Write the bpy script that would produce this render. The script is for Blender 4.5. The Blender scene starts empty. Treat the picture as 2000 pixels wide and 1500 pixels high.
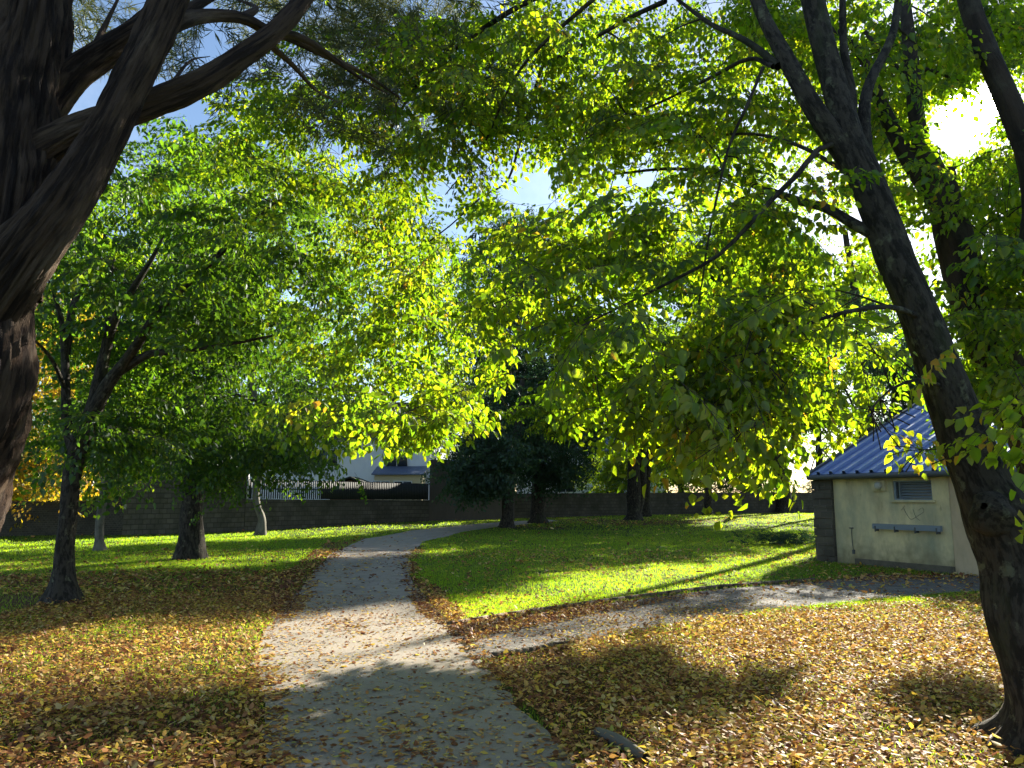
import bpy, math, random
import numpy as np
from math import radians as R, sin, cos, pi, sqrt
random.seed(7); rng = np.random.default_rng(7)
scn = bpy.context.scene
COL = scn.collection

# ------------------------------------------------------------------ camera
F = 1500.0; HOR = 972.0
PITCH = math.atan((HOR-750)/F)
CAM = np.array([0, 0, 1.6])
cam = bpy.data.cameras.new("camera"); camo = bpy.data.objects.new("camera", cam); COL.objects.link(camo)
camo.location = CAM; camo.rotation_euler = (pi/2+PITCH, 0, 0)
cam.sensor_width = 36; cam.lens = 36*F/2000; cam.clip_end = 3000; cam.clip_start = 0.05
scn.camera = camo
FW = np.array([0, cos(PITCH), sin(PITCH)]); UP = np.array([0, -sin(PITCH), cos(PITCH)])
def ray(px, py): return np.array([(px-1000)/F, 0, 0]) + UP*((750-py)/F) + FW
def P(px, py, Y):
    d = ray(px, py); return CAM + d*(Y/d[1])
def proj(v):
    v = np.atleast_2d(v) - CAM; dz = v@FW; dz = np.where(dz < 0.05, 0.05, dz)
    return 1000+F*v[:, 0]/dz, 750-F*(v@UP)/dz

# ------------------------------------------------------------------ sky, sun, exposure
sd = ray(1893, 218); SUN = sd/np.linalg.norm(sd)
SEL = math.asin(SUN[2]); SAZ = math.atan2(SUN[0], SUN[1])
w = bpy.data.worlds.new("World"); scn.world = w; w.use_nodes = True
nt = w.node_tree; nt.nodes.clear()
N = nt.nodes.new; L = nt.links.new
out = N('ShaderNodeOutputWorld'); bg = N('ShaderNodeBackground'); sky = N('ShaderNodeTexSky')
sky.sky_type = 'NISHITA'; sky.sun_disc = False; sky.sun_elevation = SEL; sky.sun_rotation = SAZ
sky.air_density = 1.0; sky.dust_density = 0.35; sky.ozone_density = 2.2
bg.inputs['Strength'].default_value = 0.051
# thin bright cloud veil and the aureole of the low sun, both fixed to directions in the sky
tc = N('ShaderNodeTexCoord'); dot = N('ShaderNodeVectorMath'); dot.operation = 'DOT_PRODUCT'
nrm = N('ShaderNodeVectorMath'); nrm.operation = 'NORMALIZE'
L(tc.outputs['Generated'], nrm.inputs[0]); L(nrm.outputs[0], dot.inputs[0]); dot.inputs[1].default_value = SUN
m1 = N('ShaderNodeMapRange'); m1.inputs['From Min'].default_value = cos(R(1.75)); m1.inputs['From Max'].default_value = cos(R(1.2))
m1.inputs['To Max'].default_value = 260; L(dot.outputs['Value'], m1.inputs['Value'])
mx = N('ShaderNodeMath'); mx.operation = 'MAXIMUM'; mx.inputs[1].default_value = 0; L(dot.outputs['Value'], mx.inputs[0])
pw = N('ShaderNodeMath'); pw.operation = 'POWER'; pw.inputs[1].default_value = 900; L(mx.outputs[0], pw.inputs[0])
pm = N('ShaderNodeMath'); pm.operation = 'MULTIPLY'; pm.inputs[1].default_value = 5; L(pw.outputs[0], pm.inputs[0])
ad = N('ShaderNodeMath'); L(pm.outputs[0], ad.inputs[0]); L(m1.outputs[0], ad.inputs[1])
cn = N('ShaderNodeTexNoise'); cn.inputs['Scale'].default_value = 3.2; cn.inputs['Detail'].default_value = 7; cn.inputs['Roughness'].default_value = .62
L(nrm.outputs[0], cn.inputs['Vector'])
cr = N('ShaderNodeMapRange'); cr.inputs['From Min'].default_value = .47; cr.inputs['From Max'].default_value = .72; cr.inputs['To Max'].default_value = 1.6
L(cn.outputs['Fac'], cr.inputs['Value'])
ad2 = N('ShaderNodeMath'); L(ad.outputs[0], ad2.inputs[0]); L(cr.outputs[0], ad2.inputs[1])
cmb = N('ShaderNodeVectorMath'); cmb.operation = 'SCALE'; cmb.inputs[0].default_value = (1, .99, .97); L(ad2.outputs[0], cmb.inputs['Scale'])
add = N('ShaderNodeVectorMath'); L(sky.outputs[0], add.inputs[0]); L(cmb.outputs[0], add.inputs[1])
L(add.outputs[0], bg.inputs['Color']); L(bg.outputs[0], out.inputs[0])
sl = bpy.data.lights.new("sun", 'SUN'); sl.energy = 5.0; sl.angle = R(0.55); sl.color = (1, .92, .76)
so = bpy.data.objects.new("sun", sl); COL.objects.link(so)
from mathutils import Vector
so.rotation_euler = Vector(SUN).to_track_quat('Z', 'Y').to_euler(); so.location = (30, 50, 40)
vs = scn.view_settings; vs.view_transform = 'Standard'; vs.look = 'None'; vs.exposure = 2.02; vs.gamma = 1
cy = scn.cycles
cy.max_bounces = 3; cy.diffuse_bounces = 1; cy.glossy_bounces = 1; cy.transmission_bounces = 1; cy.transparent_max_bounces = 4
cy.caustics_reflective = False; cy.caustics_refractive = False; cy.sample_clamp_indirect = 3
cy.use_denoising = True; cy.use_adaptive_sampling = True; cy.adaptive_threshold = 0.02

# ------------------------------------------------------------------ helpers
def smooth(t): t = np.clip(t, 0, 1); return t*t*(3-2*t)
def gz(x, y):
    x = np.asarray(x, float); y = np.asarray(y, float)
    h = 0.36*smooth((y-24)/34)*smooth((x+6)/16)
    h = h + 0.27*smooth((y-31)/11)*(1-smooth((x+6)/16))
    h = h + 0.5*np.exp(-(((x+23)/4.5)**2+((y-31.5)/2.6)**2))
    h = h + 0.03*np.sin(x*.31+1)*np.sin(y*.23)*smooth((np.abs(x)-3)/6)
    return h
def G(px, py):
    d = ray(px, py); z = 0.0
    for _ in range(30):
        t = (z-CAM[2])/d[2]; p = CAM+d*t; z = float(gz(p[0], p[1]))
    p[2] = z; return p
def gp(x, y): return np.array([x, y, float(gz(x, y))])
_k = rng.normal(size=(24, 2))*np.linspace(.35, 3.2, 24)[:, None]; _ph = rng.uniform(0, 6.28, 24)
def vnoise(x, y, s=1.0):
    a = 0
    for (k, p, q) in zip(_k, _ph, range(24)): a = a+np.sin(k[0]*x*s+k[1]*y*s+p)/(1+q*.12)
    return a/5.5
def inpoly(x, y, poly):
    poly = np.asarray(poly); c = np.zeros(np.shape(x), bool); n = len(poly); j = n-1
    for i in range(n):
        xi, yi = poly[i]; xj, yj = poly[j]
        with np.errstate(divide='ignore', invalid='ignore'):
            c ^= ((yi > y) != (yj > y)) & (x < (xj-xi)*(y-yi)/((yj-yi) or 1e-9)+xi)
        j = i
    return c
def tag(o, label=None, cat=None, group=None, kind=None):
    if label: o['label'] = label
    if cat: o['category'] = cat
    if group: o['group'] = group
    if kind: o['kind'] = kind
    return o
def empty(name, loc, rz=0):
    o = bpy.data.objects.new(name, None); COL.objects.link(o); o.location = tuple(loc); o.rotation_euler = (0, 0, rz); o.empty_display_size = .2
    return o
class MB:
    def __init__(s): s.v = []; s.f = []; s.m = []; s.n = 0; s.a = []; s.bk = []
    def add(s, v, f, mi=0, attr=None, bk=None):
        s.bk.append(np.asarray(v if bk is None else bk, float).reshape(-1, 3))
        v = np.asarray(v, float).reshape(-1, 3); f = np.asarray(f, int)
        s.v.append(v); s.f.append(f+s.n); s.m.append(np.full(len(f), mi)); s.n += len(v)
        s.a.append(np.zeros(len(f)) if attr is None else np.broadcast_to(attr, (len(f),)).astype(float))
    def box(s, c, size, rz=0, mi=0):
        x, y, z = np.array(size)/2
        v = np.array([[a, b, d] for d in (-z, z) for (a, b) in ((-x, -y), (x, -y), (x, y), (-x, y))])
        if rz: q = np.array([[cos(rz), -sin(rz), 0], [sin(rz), cos(rz), 0], [0, 0, 1]]); v = v@q.T
        s.add(v+np.array(c), [[0, 3, 2, 1], [4, 5, 6, 7], [0, 1, 5, 4], [1, 2, 6, 5], [2, 3, 7, 6], [3, 0, 4, 7]], mi)
    def prism(s, poly, vec, mi=0):
        p = np.asarray(poly, float); n = len(p); v = np.vstack([p, p+np.asarray(vec, float)])
        for i in range(n): j = (i+1) % n; s.add(v[[i, j, n+j, n+i]], [[0, 1, 2, 3]], mi)
        if n == 4: s.add(v[:4], [[3, 2, 1, 0]], mi); s.add(v[4:], [[0, 1, 2, 3]], mi)
        elif n == 3: s.add(v[:3], [[2, 1, 0, 0]], mi); s.add(v[3:], [[0, 1, 2, 2]], mi)
        elif n == 5:
            s.add(v[:5], [[3, 2, 1, 0], [4, 3, 0, 0]], mi); s.add(v[5:], [[0, 1, 2, 3], [0, 3, 4, 4]], mi)
    def build(s, name, mats, parent=None, shade=False):
        v = np.vstack(s.v); f = np.vstack(s.f) if len(s.f) else np.zeros((0, 4), int)
        mi = np.concatenate(s.m); at = np.concatenate(s.a)
        tri = f[:, 3] == f[:, 2]; tri |= f[:, 3] == f[:, 0]
        tot = np.where(tri, 3, 4); st = np.concatenate([[0], np.cumsum(tot)[:-1]])
        keep = np.ones(f.shape, bool); keep[tri, 3] = False
        loops = f[keep]
        me = bpy.data.meshes.new(name)
        me.vertices.add(len(v)); me.vertices.foreach_set('co', v.astype(np.float32).ravel())
        me.loops.add(len(loops)); me.loops.foreach_set('vertex_index', loops.astype(np.int32))
        me.polygons.add(len(f)); me.polygons.foreach_set('loop_start', st.astype(np.int32))
        me.polygons.foreach_set('loop_total', tot.astype(np.int32))
        me.polygons.foreach_set('material_index', mi.astype(np.int32))
        if shade: me.polygons.foreach_set('use_smooth', np.ones(len(f), bool))
        if at.any():
            a = me.attributes.new('tint', 'FLOAT', 'FACE'); a.data.foreach_set('value', at.astype(np.float32))
        bkv = np.vstack(s.bk) if s.bk else np.zeros((0, 3))
        if name == 'trunk' and len(bkv) == len(v): a = me.attributes.new('bk', 'FLOAT_VECTOR', 'POINT'); a.data.foreach_set('vector', bkv.astype(np.float32).ravel())
        me.update(calc_edges=True)
        for m in (mats if isinstance(mats, (list, tuple)) else [mats]): me.materials.append(m)
        o = bpy.data.objects.new(name, me); COL.objects.link(o)
        if parent:
            o.parent = parent; Mw = np.eye(4); q = parent
            while q is not None: Mw = np.array(q.matrix_basis)@Mw; q = q.parent
            if not np.allclose(Mw, np.eye(4)):
                Mi = np.linalg.inv(Mw); vv = (v@Mi[:3, :3].T+Mi[:3, 3]).astype(np.float32)
                me.vertices.foreach_set('co', vv.ravel()); me.update()
        return o

# ------------------------------------------------------------------ materials
def mat(name, col, rough=.85, bump=None, var=None, spec=.3, metal=0):
    """col base; var=(scale, colour2, lo, hi, stretch) noise mix; bump=(scale, strength, dist, stretch)"""
    m = bpy.data.materials.new(name); m.use_nodes = True; n = m.node_tree; b = n.nodes['Principled BSDF']
    b.inputs['Roughness'].default_value = rough; b.inputs['Base Color'].default_value = (*col, 1)
    b.inputs['Specular IOR Level'].default_value = spec; b.inputs['Metallic'].default_value = metal
    t = n.nodes.new('ShaderNodeTexCoord'); last = None; co = t.outputs['Object']
    if name.startswith('bark'):
        at_ = n.nodes.new('ShaderNodeAttribute'); at_.attribute_name = 'bk'; co = at_.outputs['Vector']
    for vv in (var or []):
        sc, c2, lo, hi, st = vv
        mp = n.nodes.new('ShaderNodeMapping'); mp.inputs['Scale'].default_value = st; n.links.new(co, mp.inputs[0])
        no = n.nodes.new('ShaderNodeTexNoise'); no.inputs['Scale'].default_value = sc; no.inputs['Detail'].default_value = 8; no.inputs['Roughness'].default_value = .65
        n.links.new(mp.outputs[0], no.inputs['Vector'])
        r = n.nodes.new('ShaderNodeMapRange'); r.inputs['From Min'].default_value = lo; r.inputs['From Max'].default_value = hi
        n.links.new(no.outputs['Fac'], r.inputs['Value'])
        mi = n.nodes.new('ShaderNodeMix'); mi.data_type = 'RGBA'; mi.inputs[6].default_value = (*col, 1); mi.inputs[7].default_value = (*c2, 1)
        n.links.new(r.outputs[0], mi.inputs[0])
        if last is not None: n.links.new(last, mi.inputs[6])
        last = mi.outputs[2]
    if last is not None: n.links.new(last, b.inputs['Base Color'])
    if bump:
        sc, stg, dist, st = bump
        mp = n.nodes.new('ShaderNodeMapping'); mp.inputs['Scale'].default_value = st; n.links.new(co, mp.inputs[0])
        no = n.nodes.new('ShaderNodeTexNoise'); no.inputs['Scale'].default_value = sc; no.inputs['Detail'].default_value = 9; no.inputs['Roughness'].default_value = .7
        n.links.new(mp.outputs[0], no.inputs['Vector'])
        bu = n.nodes.new('ShaderNodeBump'); bu.inputs['Strength'].default_value = stg; bu.inputs['Distance'].default_value = dist
        n.links.new(no.outputs['Fac'], bu.inputs['Height']); n.links.new(bu.outputs[0], b.inputs['Normal'])
    return m
def leafmat(name, ramp, tramp, trans=.5, rough=.45, gloss=.03):
    m = bpy.data.materials.new(name); m.use_nodes = True; n = m.node_tree; n.nodes.clear(); nn = n.nodes.new; l = n.links.new
    o = nn('ShaderNodeOutputMaterial'); a = nn('ShaderNodeAttribute'); a.attribute_name = 'tint'
    def rp(rr):
        r = nn('ShaderNodeValToRGB'); e = r.color_ramp.elements
        while len(e) < len(rr): e.new(.5)
        for k, (p, c) in enumerate(rr): e[k].position = p; e[k].color = (*c, 1)
        l(a.outputs['Fac'], r.inputs[0]); return r
    r1 = rp(ramp); r2 = rp(tramp)
    d = nn('ShaderNodeBsdfDiffuse'); t = nn('ShaderNodeBsdfTranslucent'); g = nn('ShaderNodeBsdfGlossy'); g.inputs['Roughness'].default_value = rough
    g.inputs['Color'].default_value = (.8, .85, .9, 1)
    l(r1.outputs[0], d.inputs[0]); l(r2.outputs[0], t.inputs[0])
    m1 = nn('ShaderNodeMixShader'); m1.inputs[0].default_value = trans; l(d.outputs[0], m1.inputs[1]); l(t.outputs[0], m1.inputs[2])
    m2 = nn('ShaderNodeMixShader'); m2.inputs[0].default_value = gloss; l(m1.outputs[0], m2.inputs[1]); l(g.outputs[0], m2.inputs[2])
    l(m2.outputs[0], o.inputs[0]); return m
M = {}
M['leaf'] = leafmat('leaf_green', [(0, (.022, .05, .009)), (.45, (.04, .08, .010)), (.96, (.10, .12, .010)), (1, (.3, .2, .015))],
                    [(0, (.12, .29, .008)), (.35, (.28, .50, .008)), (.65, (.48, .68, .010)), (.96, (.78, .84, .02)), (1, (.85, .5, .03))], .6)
M['leaf_mid'] = leafmat('leaf_mid_green', [(0, (.018, .045, .010)), (.6, (.035, .07, .012)), (1, (.12, .14, .015))],
                    [(0, (.07, .19, .012)), (.5, (.18, .36, .010)), (.8, (.36, .52, .012)), (1, (.65, .68, .02))], .55)
M['leaf_dark'] = leafmat('leaf_dark', [(0, (.018, .045, .025)), (1, (.04, .075, .025))],
                    [(0, (.03, .09, .03)), (1, (.10, .2, .04))], .35)
M['leaf_yellow'] = leafmat('leaf_yellow', [(0, (.10, .12, .01)), (.5, (.22, .17, .012)), (1, (.32, .16, .012))],
                    [(0, (.40, .50, .02)), (.5, (.72, .55, .02)), (1, (.80, .36, .03))], .55)
M['needle'] = leafmat('needle', [(0, (.04, .065, .025)), (1, (.09, .09, .035))], [(0, (.06, .11, .02)), (1, (.18, .18, .04))], .3)
M['litter'] = leafmat('fallen_leaf', [(0, (.08, .028, .014)), (.22, (.24, .085, .036)), (.45, (.46, .22, .085)), (.65, (.62, .38, .13)), (.82, (.75, .50, .05)), (.94, (.66, .48, .22)), (1, (.40, .42, .06))],
                    [(0, (.16, .05, .015)), (.5, (.62, .34, .09)), (.82, (.95, .68, .08)), (1, (.6, .62, .1))], .34, .45, .025)
M['grass'] = leafmat('grass_blade', [(0, (.04, .085, .012)), (.6, (.07, .13, .015)), (1, (.20, .19, .06))],
                    [(0, (.34, .62, .010)), (.6, (.58, .80, .014)), (1, (.75, .78, .07))], .62, .5, .03)
M['bark'] = mat('bark_brown', (.045, .032, .025), .9, (14, 1, .03, (1, 1, .3)), [(9, (.016, .012, .010), .42, .6, (1, 1, .2)), (3, (.065, .06, .045), .55, .75, (1, 1, 1))])
M['bark_strip'] = mat('bark_stringy', (.085, .055, .038), .95, (24, 1, .10, (1, 1, .10)), [(24, (.022, .013, .010), .46, .56, (1, 1, .08)), (7, (.22, .16, .11), .54, .72, (1, 1, .15))])
M['bark_grey'] = mat('bark_grey', (.060, .050, .040), .92, (24, 1, .05, (1, 1, .45)), [(22, (.018, .015, .012), .46, .56, (1, 1, .3)), (9, (.13, .13, .085), .58, .66, (1, 1, .8)), (4, (.04, .045, .022), .55, .7, (1, 1, .4))])
M['bark_pale'] = mat('bark_pale', (.16, .15, .12), .85, (20, .5, .01, (1, 1, .5)), [(6, (.08, .07, .055), .45, .62, (1, 1, .5))])
M['twig'] = mat('twig', (.05, .04, .03), .9)

# ------------------------------------------------------------------ tubes
def catmull(p, n):
    p = np.asarray(p, float); q = np.vstack([2*p[0]-p[1], p, 2*p[-1]-p[-2]]); outp = []
    for i in range(1, len(q)-2):
        t = np.linspace(0, 1, n, endpoint=False)[:, None]
        outp.append(.5*((2*q[i])+(-q[i-1]+q[i+1])*t+(2*q[i-1]-5*q[i]+4*q[i+1]-q[i+2])*t*t+(-q[i-1]+3*q[i]-3*q[i+1]+q[i+2])*t**3))
    outp.append(q[-2][None]); return np.vstack(outp)
def tube(mb, pts, rad, sides=10, step=None, rough=.06, ridge=0, nr=0, seed=0, flare=0, mi=0, cap=True, fl_h=.5, lob=5):
    pts = np.asarray(pts, float); rad = np.asarray(rad, float)
    if len(pts) > 2 or step:
        seg = np.linalg.norm(np.diff(pts, axis=0), axis=1).mean(); n = max(2, int(seg/(step or .35)))
        q = catmull(np.hstack([pts, rad[:, None]]), n); pts = q[:, :3]; rad = np.maximum(q[:, 3], .002)
    n = len(pts); T = np.gradient(pts, axis=0); T /= np.linalg.norm(T, axis=1)[:, None]+1e-9
    u = np.cross(T[0], [0.13, 1, .2]); u /= np.linalg.norm(u); rs = np.random.default_rng(seed+11)
    ph = rs.uniform(0, 6.28, 12); ln = np.concatenate([[0], np.cumsum(np.linalg.norm(np.diff(pts, axis=0), axis=1))])
    a = np.arange(sides)*2*pi/sides; V = np.zeros((n, sides, 3))
    for i in range(n):
        u = u-T[i]*(u@T[i]); u /= np.linalg.norm(u); v = np.cross(T[i], u)
        s = ln[i]; r0 = rad[i]
        f = 1+rough*(np.sin(a*2+ph[0]+s*2.1)+.7*np.sin(a*3+ph[1]-s*3.3)+.5*np.sin(a*5+ph[2]+s*5)+.6*np.sin(s*7+ph[3])*np.sin(a+ph[4]))
        if ridge:
            tw = a*nr+.9*np.sin(s*1.7+ph[5])+1.3*np.sin(s*3.1+a*2+ph[6])
            am = .65+.35*np.sin(a*3+s*4+ph[3])+.3*np.sin(a*5-s*9+ph[2])
            f = f+ridge*am*(np.abs(np.sin(tw))-.6)+ridge*.7*(np.abs(np.sin(tw*1.93+s*2.3+ph[7]))-.6)+ridge*.5*np.sin(s*23+a*9+ph[8])*np.sin(a*17+s*9)
        if flare:
            h = max(0, 1-s/fl_h); f = f+flare*h*h*(1+.45*np.sin(a*lob+ph[9])+.2*np.sin(a*2+ph[10]))
        V[i] = pts[i]+(r0*f)[:, None]*(np.cos(a)[:, None]*u+np.sin(a)[:, None]*v)
    i, j = np.meshgrid(np.arange(n-1), np.arange(sides), indexing='ij'); j2 = (j+1) % sides
    q = np.stack([i*sides+j, i*sides+j2, (i+1)*sides+j2, (i+1)*sides+j], -1).reshape(-1, 4)
    off = rs.uniform(0, 40); BK = np.stack([np.cos(a)[None]*rad[:, None]+off, np.sin(a)[None]*rad[:, None]+0*rad[:, None], ln[:, None]+0*a[None]], -1)
    mb.add(V.reshape(-1, 3), q, mi, bk=BK.reshape(-1, 3))
    return pts, rad

# ------------------------------------------------------------------ foliage sprays
def leaf_near(o, d, nrm, L_, W_):
    s = np.cross(nrm, d); s /= np.linalg.norm(s)+1e-9
    b = o+d*L_*.12; t = o+d*L_*1.12-nrm*L_*.10
    up = nrm*W_*.16
    v = [b, o+d*L_*.38+s*W_*.5+up, o+d*L_*.80+s*W_*.36+up*.3, t, o+d*L_*.80-s*W_*.36+up*.3, o+d*L_*.38-s*W_*.5+up]
    return v, [[0, 3, 2, 1], [0, 5, 4, 3]]
def leaf_far(o, d, nrm, L_, W_):
    s = np.cross(nrm, d); s /= np.linalg.norm(s)+1e-9
    return [o, o+d*L_*.5+s*W_*.5, o+d*L_*1.1-nrm*L_*.1, o+d*L_*.5-s*W_*.5], [[0, 1, 2, 3]]
def unit(v): return v/(np.linalg.norm(v)+1e-9)
def spray_template(kind, rs, length=.75):
    V = []; Fc = []; A = []; mi = []; n = 0
    def putw(p, q, r):
        nonlocal n
        d = unit(q-p); u = unit(np.cross(d, [.2, .3, 1])); v = np.cross(d, u)
        ring = [u, -.5*u+.87*v, -.5*u-.87*v]
        V.extend([p+r*c for c in ring]+[q+r*.6*c for c in ring])
        for k in range(3): Fc.append([n+k, n+(k+1) % 3, n+3+(k+1) % 3, n+3+k]); A.append(0); mi.append(1)
        n += 6
    def putl(o, d, nr, Lf, Wf):
        nonlocal n
        v, f = (leaf_near if kind == 'near' else leaf_far)(o, d, nr, Lf, Wf)
        V.extend(v); t = rs.uniform(0, 1)
        for g in f: Fc.append([n+k for k in g]); A.append(t); mi.append(0)
        n += len(v)
    if kind == 'needle':
        for k in range(26):
            s = k/26*length; o = np.array([s, 0, -.25*s*s]); o += rs.normal(size=3)*.03
            for _ in range(4):
                d = unit(rs.normal(size=3)*.8+np.array([.9, 0, -.3])); putl(o, d, unit(rs.normal(size=3)), .13, .010)
        putw(np.zeros(3), np.array([length*.9, 0, -.22*length]), .004)
    else:
        gap = .066 if kind == 'near' else .10; LL = (.104, .062) if kind == 'near' else (.13, .085)
        ns = 5 if kind == 'near' else 4
        axes = []
        pa = [np.array([s, .05*sin(s*5), -.22*s*s/length]) for s in np.linspace(0, length, 5)]
        axes.append(pa)
        for k in range(ns*2):
            s = length*(.15+.75*k/(ns*2)); o = np.array([s, .05*sin(s*5), -.22*s*s/length]); sg = 1 if k % 2 else -1
            l2 = length*(.52-.32*k/(ns*2))*rs.uniform(.7, 1.15); an = rs.uniform(.6, 1.0)*sg
            dz = rs.uniform(-.55, -.05)
            axes.append([o+t*l2*np.array([cos(an), sin(an), 0])+np.array([0, 0, dz*t*t*l2]) for t in (0, .33, .66, 1)])
        for ai, ax in enumerate(axes):
            for p, q in zip(ax[:-1], ax[1:]): putw(p, q, .004 if ai == 0 else .0022)
            tot = sum(np.linalg.norm(q-p) for p, q in zip(ax[:-1], ax[1:])); m = int(tot/gap); sg = 1
            for k in range(1, m+1):
                if ai == 0 and k < 3: continue
                if rs.uniform() < .12: continue
                t = k/m*(len(ax)-1); i = min(int(t), len(ax)-2); o = ax[i]+(ax[i+1]-ax[i])*(t-i); d0 = unit(ax[i+1]-ax[i]); sg = -sg
                side = unit(np.cross([0, 0, 1], d0))*sg
                d = unit(d0*.65+side*rs.uniform(.5, 1.0)+np.array([0, 0, -rs.uniform(.25, 1.2)]))
                nr = unit(np.array([0, 0, 1.])+rs.normal(size=3)*.42); nr = unit(nr-d*(nr@d))
                sc = rs.uniform(.7, 1.2); putl(o, d, nr, LL[0]*sc, LL[1]*sc)
    return np.array(V), np.array(Fc), np.array(A), np.array(mi)
TPL = {k: [spray_template(k, np.random.default_rng(100*i+j), ln) for j in range(7)]
       for i, (k, ln) in enumerate((('near', .75), ('far', 1.0), ('needle', .6)))}
def put_sprays(mb, kind, pos, dirs, scale, leaf_tint, jit=.25, tint_range=(0, 1), roll=.5):
    """place one template spray per position, growing along dirs"""
    pos = np.asarray(pos); dirs = np.asarray(dirs); n = len(pos); ids = rng.integers(0, 7, n)
    x = dirs+rng.normal(size=(n, 3))*.15; x /= np.linalg.norm(x, axis=1)[:, None]+1e-9
    up = np.array([0, 0, 1.])+rng.normal(size=(n, 3))*roll*.6
    z = up-x*np.sum(up*x, 1)[:, None]; z /= np.linalg.norm(z, axis=1)[:, None]+1e-9; y = np.cross(z, x)
    Rm = np.stack([x, y, z], -1)*(scale*rng.uniform(.75, 1.25, n))[:, None, None]
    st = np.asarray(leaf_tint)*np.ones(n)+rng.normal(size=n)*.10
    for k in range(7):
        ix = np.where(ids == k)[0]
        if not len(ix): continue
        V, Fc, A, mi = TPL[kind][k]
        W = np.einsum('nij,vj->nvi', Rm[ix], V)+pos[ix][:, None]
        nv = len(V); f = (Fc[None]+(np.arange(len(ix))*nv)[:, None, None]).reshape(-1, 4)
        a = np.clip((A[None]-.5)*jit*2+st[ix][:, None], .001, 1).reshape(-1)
        # a few turned leaves
        tl = np.tile(mi, len(ix)); a = np.where(rng.uniform(size=len(a)) < .02, np.clip(a+.35, 0, 1), a)
        mb.v.append(W.reshape(-1, 3)); mb.f.append(f+mb.n); mb.m.append(tl); mb.a.append(a); mb.n += W.shape[0]*nv

# ------------------------------------------------------------------ where sun should reach the ground (gaps in the crowns)
def gpoly(pp): return [tuple(G(*p)[:2]) for p in pp]
SUNZ = [gpoly(z) for z in (
    [(-200, 1058), (-200, 1122), (60, 1116), (340, 1096), (560, 1062), (900, 1030), (900, 1016), (600, 1032), (200, 1048)],
    [(-200, 1250), (-300, 1330), (100, 1370), (400, 1390), (560, 1350), (740, 1318), (900, 1365), (1010, 1392), (1200, 1490), (1700, 1490), (1900, 1410), (1980, 1380), (1940, 1230), (1800, 1180), (1500, 1200), (1300, 1225), (1000, 1280), (900, 1230), (870, 1190), (800, 1172), (560, 1182), (420, 1205), (160, 1245)],
    [(830, 1165), (1100, 1120), (1300, 1105), (1590, 1070), (1620, 1100), (1400, 1145), (880, 1212)],
    [(1290, 1012), (1590, 1000), (1590, 1040), (1300, 1040)],
)]
SHZ = [gpoly(z) for z in (
    [(1040, 1290), (1180, 1285), (1330, 1340), (1500, 1330), (1540, 1400), (1380, 1430), (1180, 1420), (1080, 1370)],
    [(1700, 1360), (1960, 1350), (1960, 1440), (1760, 1450)],
    [(1820, 1180), (1960, 1170), (1960, 1280), (1860, 1260)],
    [(0, 1370), (500, 1400), (560, 1360), (740, 1330), (1000, 1400), (1130, 1500), (0, 1500)],
)]
def sun_ok(p, keep=.08, margin=0):
    p = np.atleast_2d(p); t = p[:, 2]/SUN[2]; x = p[:, 0]-SUN[0]*t; y = p[:, 1]-SUN[1]*t
    bad = np.zeros(len(p), bool)
    for z in SUNZ: bad |= inpoly(x, y, z)
    for z in SHZ: bad &= ~inpoly(x, y, z)
    return ~bad | (rng.uniform(size=len(p)) < keep)
_r7 = np.random.default_rng(3)
_TG = np.array([P(_r7.uniform(650, 1780), _r7.uniform(430, 890), _r7.uniform(4.8, 7.5)) for _ in range(110)])
def corridor_ok(p, keep):
    d = p[:, None]-_TG[None]; s_ = d@SUN; pr = np.linalg.norm(d-s_[..., None]*SUN, axis=2)
    bad = ((s_ > 1.6) & (pr < .5)).any(1)
    return ~bad | (rng.uniform(size=len(p)) < keep)
# openings in the foliage: (px, py, rx, ry, chance of removal)
HOLES = [(640, 190, 60, 35, .6), (555, 110, 45, 30, .5), (870, 320, 45, 25, .75), (930, 425, 28, 24, .6), (860, 370, 30, 18, .6),
         (700, 290, 30, 45, .6), (800, 770, 32, 22, .8), (470, 745, 45, 40, .6), (660, 590, 45, 30, .6), (930, 545, 25, 18, .6), (545, 560, 60, 50, .5),
         (1640, 735, 45, 55, .85), (1700, 770, 60, 45, .7), (1845, 640, 40, 45, .8), (10, 30, 30, 40, .9), (1893, 214, 66, 60, 1.0), (1895, 213, 90, 82, .9, 16),
         (1850, 250, 30, 40, .4), (1180, 95, 60, 30, .5), (1560, 440, 70, 30, .5), (1610, 480, 40, 30, .5),
         (1750, 560, 30, 60, .5), (1020, 640, 90, 130, .55, 16), (960, 800, 60, 60, .7, 16), (1180, 700, 60, 60, .5, 16), (1330, 560, 60, 50, .5, 16), (1240, 620, 50, 50, .4, 16), (1180, 80, 40, 60, .4), (1380, 60, 40, 40, .4), (300, 480, 60, 60, .45), (250, 430, 40, 40, .4), (410, 170, 60, 60, .5), (690, 880, 60, 40, .7), (790, 900, 50, 40, .75),(1020,300,40,40,.5),(500,30,50,30,.6)]
def hole_ok(p, f=1.0):
    x, y = proj(p); ok = np.ones(len(x), bool); u = rng.uniform(size=len(x))
    dep = np.atleast_2d(p)[:, 1]
    for (cx, cy_, rx, ry, pr, *mxd) in HOLES:
        ok &= ~((((x-cx)/rx)**2+((y-cy_)/ry)**2 < 1) & (u < pr*f) & (dep < (mxd[0] if mxd else 500)))
    return ok
EXCL = []   # solid volumes (cx, cy, r) that foliage keeps out of: the camera
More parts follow.
